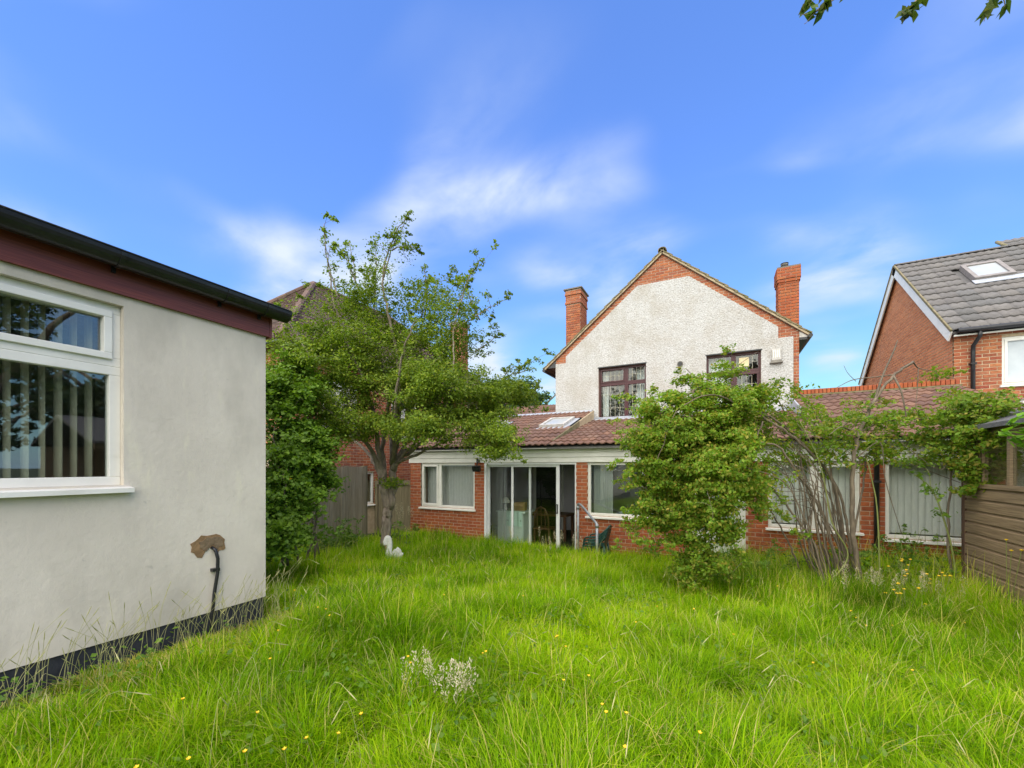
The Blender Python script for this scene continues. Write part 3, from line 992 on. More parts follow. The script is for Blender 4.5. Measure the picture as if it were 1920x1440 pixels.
# ------------------------------------------------------------------ single-storey brick extension across the back
EY = 8.4
EYE = 8.17           # eave line
def build_extension():
    t = thing('house_extension', 'single-storey red brick extension with brown pantile roof and sliding patio door', 'extension', (-1.5, 10, 0))
    EX0, EX1 = -7.16, 4.55
    O = V((0, EY, 0)); U, Nn = XP, -YP
    W1 = (-6.82, -5.20, .98, 2.09); D1 = (-4.93, -2.68, .06, 2.09); W2 = (-2.43, -.75, .98, 2.09)
    D2 = (-.42, .45, .06, 2.09); W3 = (.79, 2.05, .95, 2.09); W4 = (2.36, 3.62, .88, 2.09)
    ops = [W1, D1, W2, D2, W3, W4]
    mb = MB()
    wall_boxes(mb, O, U, Nn, EX0, EX1, -.1, 2.38, ops, -.25, 0)
    mb.abox(EX0, EX0 + .25, EY + .25, 11.96, -.1, 2.38); mb.abox(EX1 - .25, EX1, EY + .25, 11.96, -.1, 2.38)
    mb.build('wall', M_MORTAR, t)
    MB().abox(EX0 + .26, EX1 - .26, 11.6, 11.7, .05, 3.0).build('back_wall', M_WALLIN, t)
    MB().abox(EX0 + .26, EX1 - .26, EY + .251, 11.6, 0, .05).build('floor', M_FLOORIN, t)
    MB().abox(EX0 + .26, EX1 - .26, EY + .251, 11.6, 2.33, 2.37).build('ceiling', M_CEIL, t)
    MB().abox(-.62, -.54, EY + .251, 11.6, .05, 2.33).build('partition', M_WALLIN, t)
    bm = brick_mats((0, EY, 0), U, Nn, spans_with_openings(EX0, EX1, ops), -.055, 2.10, off=EX0)
    bm += brick_mats((EX0, 0, 0), YP, -XP, lambda z: [(EY + .05, 11.9)], -.055, 2.3, off=.1)
    def sc_(c, s):
        p = project(c)
        if c.y > EY + .2 or p is None or not (760 < p[0] < 1260 or 1400 < p[0] < 1480 or 1605 < p[0] < 1680) or p[1] > 1040:
            return 0.0
        return 1.0 / p[2]
    lay_pieces('brick', bm, M_BRICK, t, cap=300, score=sc_)
    # white board cladding above the openings
    for k, (za, zb) in enumerate(((2.095, 2.205), (2.207, 2.30), (2.302, 2.385))):
        MB().box(O, U, Nn, EX0 - .03, EX1, za, zb, .004, .045 - .012 * (k == 0) + .008 * k).build('fascia_board', M_WHITE, t, bevel=.004)
    MB().box(O, U, Nn, EX0 - .06, EX1, 2.387, 2.41, .0, .2).build('soffit', M_WHITE, t)
    # gutter
    prof = [(math.cos(a), math.sin(a)) for a in np.linspace(math.pi, 2 * math.pi, 9)]
    cy, cz, r = EY - .13, 2.445, .055
    lo = [(cy + r * a, cz + r * b) for a, b in prof] + [(cy + (r - .005) * a, cz + (r - .005) * b) for a, b in prof][::-1]
    gt = MB().hexa([V((EX0 - .12, y, z)) for y, z in lo], [V((EX1, y, z)) for y, z in lo]).build('gutter', M_BLACK, t)
    for x in (-6.6, -5.7, -4.8, -3.62, -2.3, -1.2, .2, 1.4, 2.5):
        MB().abox(x, x + .035, cy - r - .006, cy + r + .02, cz - r - .012, cz + .006).build('gutter_bracket', M_BLACK, gt)
    dp = MB().tube([(2.24, EY - .13, 2.40), (2.24, EY - .06, 2.28), (2.24, EY - .06, 0)], .034, 12).build('downpipe', M_BLACK, t, smooth=True)
    for z in (1.75, .75):
        MB().abox(2.19, 2.29, EY - .1, EY - .001, z, z + .035).build('pipe_clip', M_BLACK, dp)
    dp = MB().tube([(EX0 - .05, EY + .1, 2.40), (EX0 - .05, EY + .12, 0)], .034, 12).build('downpipe', M_BLACK, t, smooth=True)
    # windows
    w, h = W1[1] - W1[0], W1[3] - W1[2]
    window(t, (W1[0], EY, W1[2]), U, Nn, w, h, [(0, .57, 0, h, 1), (.57, w, 0, h, 0)], M_WHITE, recess=.03, sill=(M_WHITE, .06, .03), label='white window with closed vertical blinds near the gate')
    w, h = W2[1] - W2[0], W2[3] - W2[2]
    window(t, (W2[0], EY, W2[2]), U, Nn, w, h, [(0, 1.14, 0, h, 0), (1.14, w, 0, h, 1)], M_WHITE, recess=.03, glass=M_GLASSB, sill=(M_WHITE, .06, .03), label='white window half hidden by the rose bush')
    w, h = W3[1] - W3[0], W3[3] - W3[2]
    window(t, (W3[0], EY, W3[2]), U, Nn, w, h, [(0, .66, 0, h, 0), (.66, w, 0, h, 1)], M_WHITE, recess=.03, sill=(M_WHITE, .06, .03), label='white window behind the rose canes')
    w, h = W4[1] - W4[0], W4[3] - W4[2]
    window(t, (W4[0], EY, W4[2]), U, Nn, w, h, [(0, w, 0, h, 0)], M_WHITE, recess=.03, sill=(M_WHITE, .06, .03), label='wide white window with pale blinds beside the shed')
    # sliding patio door: fixed panel, sliding panel pushed left, open gap at the right
    fr = MB()
    fr.box(O, U, Nn, D1[0], D1[0] + .05, D1[2], D1[3], -.16, .01)
    fr.box(O, U, Nn, D1[1] - .025, D1[1], D1[2], D1[3], -.16, .01)
    fr.box(O, U, Nn, D1[0] + .05, D1[1] - .025, D1[3] - .04, D1[3], -.16, .01)
    fr.box(O, U, Nn, D1[0] + .05, D1[1] - .025, D1[2], D1[2] + .04, -.16, .01)
    f = fr.build('patio_door', M_ALU, t)
    for (a, b, n0, n1, lw, rw) in ((D1[0] + .05, -3.78, -.14, -.10, .03, .045), (-4.24, -3.07, -.08, -.04, .045, .075)):
        p = MB()
        p.box(O, U, Nn, a, a + lw, .10, 2.05, n0, n1); p.box(O, U, Nn, b - rw, b, .10, 2.05, n0, n1)
        p.box(O, U, Nn, a + lw, b - rw, 1.995, 2.05, n0, n1); p.box(O, U, Nn, a + lw, b - rw, .10, .18, n0, n1)
        p.build('sliding_panel', M_ALU, f)
        MB().box(O, U, Nn, a + lw, b - rw, .18, 1.995, n0 + .016, n0 + .022).build('pane', M_GLASS, f)
    MB().ring(O, U, Nn, -3.15, -3.10, .98, 1.18, .014, -.04, -.015).build('handle', M_BLACK, f)
    # white back door behind the rose
    d = MB().box(O, U, Nn, D2[0] + .05, D2[1] - .05, .07, 2.04, -.09, -.04).build('back_door', M_WHITE, t)
    MB().ring(O, U, Nn, D2[0], D2[1], .06, 2.09, .05, -.1, -.01).build('door_frame', M_WHITE, d)
    MB().ring(O, U, Nn, D2[0] + .16, D2[1] - .16, .18, .85, .03, -.04, -.03).build('door_panel', M_WHITE, d)
    MB().box(O, U, Nn, D2[0] + .17, D2[1] - .17, 1.0, 1.9, -.04, -.034).build('door_glass', M_FROST, d)
    # roof: left, middle and right planes
    ez = 2.43
    for (x0, x1, ytop, ztop, nm) in ((-7.36, -3.28, 11.9, 3.62, 'l'), (-3.28, 1.62, 11.95, 3.35, 'm'), (1.62, 4.58, 11.95, 3.66, 'r')):
        dirv = V((0, ytop - EYE, ztop - ez)); Ls = dirv.length; dv = dirv.normalized()
        nn = XP.cross(dv)
        a = V((0, EYE + .02, ez)) - nn * .012; b = V((0, ytop, ztop)) - nn * .012
        sec = [a, b, b - nn * .05, a - nn * .05]
        MB().hexa([p + XP * (x0 + .002) for p in sec], [p + XP * (x1 - .002) for p in sec]).build('roof_deck', M_FELT, t)
        tw = .30; nc = int(round((x1 - x0) / tw)); tw = (x1 - x0) / nc
        nr = int(Ls / .345)
        ex = Ls / nr
        sk = None
        if nm == 'l':
            sk = lambda c: any(s[0] - .12 < c.x < s[1] + .12 and s[2] - .10 < c.y < s[3] + .10 for s in ((-4.15, -3.47, 9.88, 10.78), (-6.2, -5.5, 9.88, 10.78)))
        tile_field(t, M_TILE, (x0, EYE - .02, ez), XP, dv, nc, nr, tw, ex, ex + .06, 2, .030, skip=sk, cap=100, lift=.024)
        top = V((0, ytop, ztop))
        # lead along the top
        f0 = top - dv * .22 + nn * .058; f1 = top + nn * .06
        if nm != 'r': MB().hexa([V((x0, f0.y, f0.z)), V((x0, f1.y, f1.z)), V((x0, f1.y, f1.z - .03)), V((x0, f0.y, f0.z - .03))],
                  [V((x1, f0.y, f0.z)), V((x1, f1.y, f1.z)), V((x1, f1.y, f1.z - .03)), V((x1, f0.y, f0.z - .03))]).build('lead_flashing', M_LEAD, t)
        if nm != 'r':
            MB().abox(x0, x1, ytop + .001, ytop + .02, ztop - .3, ztop + (.10 if nm == 'm' else .05)).build('lead_upstand', M_LEAD, t)
        if nm != 'm':
            xv = x1 if nm == 'l' else x0
            sgn = 1 if nm == 'l' else -1
            for f0_, f1_, mm in ((.10, .62, M_VTILE), (.621, 1.0, M_CEMENT if nm == 'l' else M_LEAD)):
                pr = []
                for f_ in (f0_, f1_):
                    yy = EYE + (ytop - EYE) * f_
                    pr.append((V((xv, yy, ez + (ztop - ez) * f_ + .035)), V((xv, yy, ez + (3.35 - ez) * f_ + .0))))
                q4 = [pr[0][0], pr[1][0], pr[1][1], pr[0][1]]
                MB().hexa(q4, [p + XP * (.03 * sgn) for p in q4]).build('verge_fillet', mm, t)
        if nm == 'l':
            for (s0, s1, s2, s3) in ((-4.15, -3.47, 9.88, 10.78), (-6.2, -5.5, 9.88, 10.78)):
                k = (ztop - ez) / (ytop - EYE)
                def P(x, y, e):
                    return V((x, y, ez + k * (y - EYE))) + nn * e
                fm = MB()
                for (a0, a1, b0, b1) in ((s0, s1, s2, s2 + .07), (s0, s1, s3 - .07, s3), (s0, s0 + .07, s2 + .07, s3 - .07), (s1 - .07, s1, s2 + .07, s3 - .07)):
                    q = [P(a0, b0, .0), P(a1, b0, .0), P(a1, b1, .0), P(a0, b1, .0)]
                    fm.hexa(q, [p + nn * .11 for p in q])
                so = fm.build('skylight', M_VENT, t)
                q = [P(s0 + .07, s2 + .07, .06), P(s1 - .07, s2 + .07, .06), P(s1 - .07, s3 - .07, .06), P(s0 + .07, s3 - .07, .06)]
                MB().hexa(q, [p + nn * .02 for p in q]).build('pane', M_SKYL, so)
                q = [P(s0 - .12, s2 - .14, .03), P(s1 + .12, s2 - .14, .03), P(s1 + .12, s3 + .1, .03), P(s0 - .12, s3 + .1, .03)]
                MB().hexa(q, [p + nn * .012 for p in q]).build('flashing', M_LEAD, so)
    # floodlight by the window
    lt = thing('security_light', 'small black security floodlight under the fascia, between window and patio door', 'light', (-5.08, EY, 2.0))
    MB().abox(-5.13, -5.03, EY - .05, EY - .046 + .04, 2.10, 2.16).build('bracket', M_BLACK, lt)
    MB().tube([(-5.08, EY - .05, 2.16), (-5.08, EY - .09, 2.20), (-5.08, EY - .11, 2.17)], .02, 8).build('sensor', M_BLACK, lt)
    MB().tube([(-5.08, EY - .05, 2.12), (-5.08, EY - .09, 2.06), (-5.08, EY - .10, 2.02)], .015, 8).build('arm', M_BLACK, lt)
    hd = MB().hexa([V((-5.17, EY - .08, 2.03)), V((-4.99, EY - .08, 2.03)), V((-4.99, EY - .06, 1.91)), V((-5.17, EY - .06, 1.91))],
                   [V((-5.18, EY - .17, 2.01)), V((-4.98, EY - .17, 2.01)), V((-4.98, EY - .13, 1.88)), V((-5.18, EY - .13, 1.88))]).build('lamp_head', M_BLACK, lt)
    MB().hexa([V((-5.165, EY - .172, 2.0)), V((-4.995, EY - .172, 2.0)), V((-4.995, EY - .132, 1.89)), V((-5.165, EY - .132, 1.89))],
              [V((-5.165, EY - .177, 2.0)), V((-4.995, EY - .177, 2.0)), V((-4.995, EY - .137, 1.89)), V((-5.165, EY - .137, 1.89))]).build('lamp_glass', M_DARK, hd)


build_extension()

# blinds and things seen through the glass
blind('closed grey vertical blind in the window left of the patio door', (-6.76, EY + .22, 1.0), XP, -YP, 1.5, 1.06, 18, -.35, M_SLAT)
blind('dark grey vertical blind bunched at the left of the patio door', (-4.86, EY + .24, .1), XP, -YP, .42, 1.94, 12, 1.0, M_SLATG)
blind('pale vertical blind bunched at the left of the window beside the handrail', (-2.36, EY + .22, 1.0), XP, -YP, .40, 1.06, 10, .9, M_SLATW)
blind('pale vertical blind behind the arching rose canes', (.85, EY + .22, 1.0), XP, -YP, 1.15, 1.05, 13, -.22, M_SLATW)
blind('closed pale vertical blind in the wide window next to the shed', (2.42, EY + .22, .93), XP, -YP, 1.14, 1.12, 14, -.15, M_SLATW)


def build_interior():
    # cabinet with a cloth
    t = thing('kitchen_cabinet', 'pale green cabinet inside the patio door', 'cabinet', (-4.45, 9.1, .05))
    MB().abox(-4.86, -4.16, 8.92, 9.45, .13, .88).build('body', M_CAB, t)
    MB().abox(-4.89, -4.10, 8.89, 9.48, .88, .92).build('worktop', M_CAB, t)
    for x in (-4.84, -4.505):
        d = MB().abox(x, x + .325, 8.900, 8.918, .16, .84).build('door', M_CAB, t, bevel=.004)
        MB().tube([(x + .29, 8.895, .70), (x + .29, 8.875, .70)], .014, 8).build('knob', M_CHROME, d)
    MB().abox(-4.82, -4.20, 8.97, 9.4, .05, .13).build('kickboard', M_DARK, t)
    mb = MB(); n = 16
    fr = [(-4.60 + .42 * i / n, 8.876 + .008 * math.sin(i * 1.3)) for i in range(n + 1)]
    lo = [V((x, y, .56 + .012 * math.sin(i * .7))) for i, (x, y) in enumerate(fr)]; hi = [V((x, y, .926)) for x, y in fr]
    mb.hexa(lo + [p + YP * .005 for p in lo][::-1], hi + [p + YP * .005 for p in hi][::-1])
    mb.abox(-4.60, -4.18, 8.88, 9.10, .921, .927)
    mb.build('tea_towel', M_CLOTH, None, label='mint green cloth hanging over the cabinet front', cat='cloth')
    q = [V((-4.42, 8.95, .93)), V((-4.16, 9.0, .93)), V((-4.20, 9.22, .93)), V((-4.46, 9.17, .93))]
    bx = MB().hexa(q, [p + Z * .2 for p in q]).build('cardboard_box', M_CARD, None, label='open cardboard box on the cabinet behind the patio glass', cat='box')
    fl = [q[0] + Z * .2, q[1] + Z * .2, q[1] + Z * .12 - YP * .10, q[0] + Z * .12 - YP * .10]
    MB().hexa(fl, [p - YP * .004 - Z * .003 for p in fl]).build('flap', M_CARD, bx)
    lamp = thing('table_lamp', 'silver lamp with ruffled white shade standing on the cabinet', 'lamp', (-4.72, 9.1, .92))
    MB().lathe((-4.72, 9.1, .92), [(.06, 0), (.06, .02), (.02, .04), (.045, .09), (.02, .14), (.03, .17), (.012, .2)], 16).build('base', M_CHROME, lamp, smooth=True)
    MB().lathe((-4.72, 9.1, 1.10), [(.11, 0), (.10, .05), (.06, .11), (.03, .14)], 14).build('shade', M_STONE, lamp, smooth=True)
    # internal glazed door, picture, dining table, chairs
    t = thing('glazed_inner_door', 'dark patterned glass door on the far wall of the sun room', 'door', (-4.6, 11.6, .05))
    MB().box((0, 11.6, 0), XP, -YP, -4.95, -4.15, .06, 2.1, 0, .05).build('leaf', M_DARK, t)
    MB().ring((0, 11.6, 0), XP, -YP, -5.03, -4.07, .055, 2.18, .08, 0, .07).build('frame', M_CEIL, t)
    MB().tube([(-4.22, 11.54, 1.05), (-4.22, 11.50, 1.05), (-4.32, 11.50, 1.05)], .01, 6).build('handle', M_CHROME, t)
    p = MB().ring((0, 11.6, 0), XP, -YP, -3.62, -3.22, 1.5, 1.95, .03, 0, .025).build('picture_frame', M_DARK, None, label='dark framed picture on the lilac wall', cat='picture')
    MB().box((0, 11.6, 0), XP, -YP, -3.59, -3.25, 1.53, 1.92, .0, .012).build('picture', M_SLATG, p)
    t = thing('dining_table', 'brown wooden table inside the sun room', 'table', (-4.0, 10.1, .05))
    MB().abox(-4.55, -3.35, 9.75, 10.5, .74, .78).build('top', M_WOOD, t)
    for x in (-4.5, -3.46):
        for y in (9.8, 10.4):
            MB().abox(x, x + .06, y, y + .06, .05, .74).build('leg', M_WOOD, t)
    t = thing('dining_chair', 'wooden chair with arched back facing the dark table', 'chair', (-3.85, 9.45, .05))
    MB().abox(-4.07, -3.63, 9.3, 9.7, .46, .50).build('seat', M_WOOD, t)
    for x in (-4.06, -3.68):
        for y in (9.31, 9.65):
            MB().abox(x, x + .04, y, y + .04, .05, .46).build('leg', M_WOOD, t)
    MB().tube([(-4.04, 9.32, .5), (-4.03, 9.29, .8), (-3.96, 9.27, .97), (-3.85, 9.27, 1.02), (-3.74, 9.27, .97), (-3.67, 9.29, .8), (-3.66, 9.32, .5)], .018, 8).build('backrest', M_WOOD, t, smooth=True)
    for x in (-3.95, -3.85, -3.75):
        MB().tube([(x, 9.31, .5), (x, 9.28, .99)], .01, 6).build('spindle', M_WOOD, t)
    t = thing('armchair', 'round-backed grey blue armchair behind the window beside the handrail', 'chair', (-1.75, 9.1, .05))
    arc = [(math.cos(a), math.sin(a)) for a in np.linspace(math.pi * 1.0, 2 * math.pi, 15)]
    o1 = [V((-1.75 + .48 * a, 9.3 + .42 * b, .25)) for a, b in arc]; i1 = [V((-1.75 + .36 * a, 9.3 + .30 * b, .25)) for a, b in arc][::-1]
    hh = [p + Z * (.62 + .22 * (1 - abs(p.x + 1.75) / .48)) for p in o1 + i1]
    MB().hexa(o1 + i1, hh).build('back', M_CUSH, t, smooth=False)
    MB().lathe((-1.75, 9.35, .25), [(.30, 0), (.36, .03), (.36, .2), (.30, .24)], 20).build('seat', M_CUSH, t, smooth=True)
    for a in range(4):
        x, y = -1.75 + .3 * math.cos(a * math.pi / 2 + .8), 9.3 + .3 * math.sin(a * math.pi / 2 + .8)
        MB().tube([(x, y, .05), (x, y, .26)], .02, 6).build('leg', M_WOOD, t)


build_interior()

# ------------------------------------------------------------------ parapet wall between the extension and the right-hand neighbour
def build_parapet():
    t = thing('brick_parapet_wall', 'low brick wall with a soldier-course top above the right pantile roof', 'wall', (3.2, 12.1, 0))
    MB().abox(1.78, 4.62, 12.03, 12.22, 0, 3.75).build('core', M_MORTAR, t)
    bm = brick_mats((0, 12.03, 0), XP, -YP, lambda z: [(1.79, 4.62)], 3.40, 3.72, off=.1)
    lay_pieces('brick', bm, M_BRICK, t, cap=300)
    cop = []
    x = 1.785
    while x < 4.58:
        c = V((x + .0325, 12.12, 3.80))
        cop.append(Matrix.Translation(c) @ Matrix.Rotation(math.pi, 4, 'Z') @ Matrix.Diagonal((.066, .24, .12, 1)))
        x += .076
    lay_pieces('coping_brick', cop, M_BRICK, t, cap=300)
    MB().abox(1.78, 4.6, 11.93, 12.028, 3.70, 3.735).build('tile_creasing', M_VTILE, t)


build_parapet()

# ------------------------------------------------------------------ right-hand neighbour: brick house with grey tiled roof
def build_right_house():
    X0, X1, Y0, YR, Y1 = 4.64, 12.0, 12.4, 15.45, 18.5
    ZE, ZR = 5.02, 7.68
    k = (ZR - ZE) / (YR - Y0)
    t = thing('neighbour_brick_house', 'mixed brick house with grey tiled roof and skylight at the right edge', 'house', (8, 15, 0))
    O = V((0, Y0, 0))
    wn = (5.38, 6.6, 3.73, 4.74)
    mb = MB()
    wall_boxes(mb, O, XP, -YP, X0, X1, 0, ZE, [wn], -.3, 0)
    g = [V((X0, Y0 + .3, 0)), V((X0, Y1, 0)), V((X0, Y1, ZE - .05)), V((X0, YR, ZR - .08)), V((X0, Y0 + .3, ZE + .3 * k - .08))]
    mb.hexa(g, [p + XP * .3 for p in g])
    mb.abox(X0 + .3, X1, Y1 - .3, Y1, 0, ZE)
    mb.build('wall', M_MORTAR2, t)
    front = brick_mats((0, Y0, 0), XP, -YP, spans_with_openings(X0, 8.2, [wn]), 3.0, ZE - .04, off=X0)
    def gs(z):
        if z < ZE:
            return [(Y0 + .055, Y1)]
        d = (z - ZE) / k
        return [(Y0 + d + .02, Y1 - d - .02)]
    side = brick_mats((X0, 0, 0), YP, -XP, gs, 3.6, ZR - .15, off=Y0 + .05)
    lay_pieces('brick', front, M_BRICK2, t, cap=200)
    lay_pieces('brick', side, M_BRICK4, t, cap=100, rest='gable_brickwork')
    window(t, (wn[0], Y0, wn[2]), XP, -YP, wn[1] - wn[0], wn[3] - wn[2], [(0, 1.22, 0, 1.01, 1)], M_WHITE, glass=M_FROST, recess=.03, sill=(M_WHITE, .05, .03), fw=.06)
    MB().abox(X0 + .3, X1, Y0 + .31, Y1 - .31, 2.4, 2.5).build('floor', M_FLOORIN, t)
    # roof
    up = V((0, 1, k)).normalized(); nn = XP.cross(up)
    a = V((0, Y0 - .18, ZE - .18 * k + .06)); b = V((0, YR, ZR + .06)); c = V((0, Y1 + .18, ZE - .18 * k + .06))
    xr = X0 - .10
    deck = MB()
    s1 = [a - nn * .02, b - nn * .02, b - nn * .07, a - nn * .07]
    deck.hexa([p + XP * (xr + .02) for p in s1], [p + XP * X1 for p in s1])
    s2 = [b - Z * .02, c - Z * .02, c - Z * .07, b - Z * .075]
    deck.hexa([p + XP * (xr + .02) for p in s2], [p + XP * X1 for p in s2])
    deck.build('roof_deck', M_FELT, t)
    Ls = (b - a).length; nr = 13; ex = Ls / nr
    SK = (5.60, 6.30, 14.02, 14.72)
    tile_field(t, M_GTILE, (xr, a.y, a.z), XP, up, 20, nr, .30, ex, ex + .06, 2, .022, cap=300, lift=.028,
               skip=lambda q: SK[0] - .05 < q.x < SK[1] + .05 and SK[2] - .02 < q.y < SK[3] + .04)
    for i in range(14):
        x = xr + i * .45
        arc = [(math.cos(q), math.sin(q)) for q in np.linspace(-.2, math.pi + .2, 9)]
        o1 = [V((x, YR + .10 * p, ZR + .075 + .05 * q)) for p, q in arc]; i1 = [V((x, YR + .085 * p, ZR + .075 + .035 * q)) for p, q in arc][::-1]
        MB().hexa(o1 + i1, [p + XP * .44 for p in o1 + i1]).build('ridge_tile', M_GTILE, t)
    # white bargeboards on the gable and a brown verge line
    for (p, q) in ((a, b), (b, c)):
        d = (q - p).normalized()
        n2 = V((0, -d.z, d.y))
        s = [p - n2 * .0, q - n2 * .0, q - n2 * .22, p - n2 * .22]
        MB().hexa([v + XP * (xr - .012) for v in s], [v + XP * (xr + .018) for v in s]).build('bargeboard', M_WHITE, t)
        s = [p + n2 * .05, q + n2 * .05, q + n2 * .001, p + n2 * .001]
        MB().hexa([v + XP * (xr - .03) for v in s], [v + XP * (xr + .002) for v in s]).build('verge_strip', M_VTILE, t)
    MB().abox(X0, X1, Y0 - .16, Y0 - .13, ZE - .17, ZE - .02).build('fascia', M_BLACK, t)
    MB().abox(X0, X1, Y0 - .128, Y0 - .001, ZE - .165, ZE - .135).build('soffit', M_CREAMPVC, t)
    MB().abox(X0 - .05, X1, Y0 - .155, Y0 - .12, ZE - .20, ZE - .168).build('soffit_edge', M_CREAMPVC, t)
    MB().tube([(X0 - .02, Y0 - .22, ZE - .10), (X1, Y0 - .22, ZE - .10)], .055, 10).build('gutter', M_BLACK, t)
    dp = MB().tube([(4.97, Y0 - .21, ZE - .12), (4.97, Y0 - .2, ZE - .25), (4.92, Y0 - .07, ZE - .42), (4.92, Y0 - .06, ZE - .55), (4.92, Y0 - .06, 2.5)], .036, 12).build('downpipe', M_BLACK, t, smooth=True)
    MB().abox(4.87, 4.97, Y0 - .1, Y0 - .002, 4.2, 4.235).build('pipe_clip', M_BLACK, dp)
    # skylight
    def P(x, y, e):
        return V((x, y, ZE + .06 + k * (y - Y0))) + nn * e
    fm = MB()
    for (a0, a1, b0, b1) in ((SK[0], SK[1], SK[2], SK[2] + .07), (SK[0], SK[1], SK[3] - .07, SK[3]), (SK[0], SK[0] + .08, SK[2] + .07, SK[3] - .07), (SK[1] - .08, SK[1], SK[2] + .07, SK[3] - .07)):
        q = [P(a0, b0, 0), P(a1, b0, 0), P(a1, b1, 0), P(a0, b1, 0)]
        fm.hexa(q, [p + nn * .12 for p in q])
    so = fm.build('skylight', M_SKYLF, t)
    q = [P(SK[0] + .08, SK[2] + .07, .07), P(SK[1] - .08, SK[2] + .07, .07), P(SK[1] - .08, SK[3] - .07, .07), P(SK[0] + .08, SK[3] - .07, .07)]
    MB().hexa(q, [p + nn * .02 for p in q]).build('pane', M_SKYL, so)
    q = [P(SK[0] - .05, SK[2] - .16, .05), P(SK[1] + .3, SK[2] - .16, .05), P(SK[1] + .3, SK[2], .05), P(SK[0] - .05, SK[2], .05)]
    MB().hexa(q, [p + nn * .015 for p in q]).build('flashing', M_LEAD, so)
    # higher ridge behind, further right
    r2 = thing('far_roof', 'higher grey tiled ridge peeping over the right-hand house', 'roof', (9, 17, 0))
    y0, yr, zr = 15.62, 16.3, 8.22
    u2 = V((0, yr - y0, zr - 7.72)).normalized()
    body = [V((7.0, y0, 7.0)), V((7.0, yr, 7.0)), V((7.0, yr, zr - .1)), V((7.0, y0, 7.65))]
    MB().hexa(body, [p + XP * 5 for p in body]).build('wall', M_BRICK2, r2)
    tile_field(r2, M_GTILE, (6.95, y0, 7.74), XP, u2, 15, 3, .3, .28, .34, 2, .022, cap=45, lift=.028)
    MB().tube([(6.97, y0 - .03, 7.74), (6.97, yr, zr + .05)], .04, 8).build('verge', M_VTILE, r2)


build_right_house()

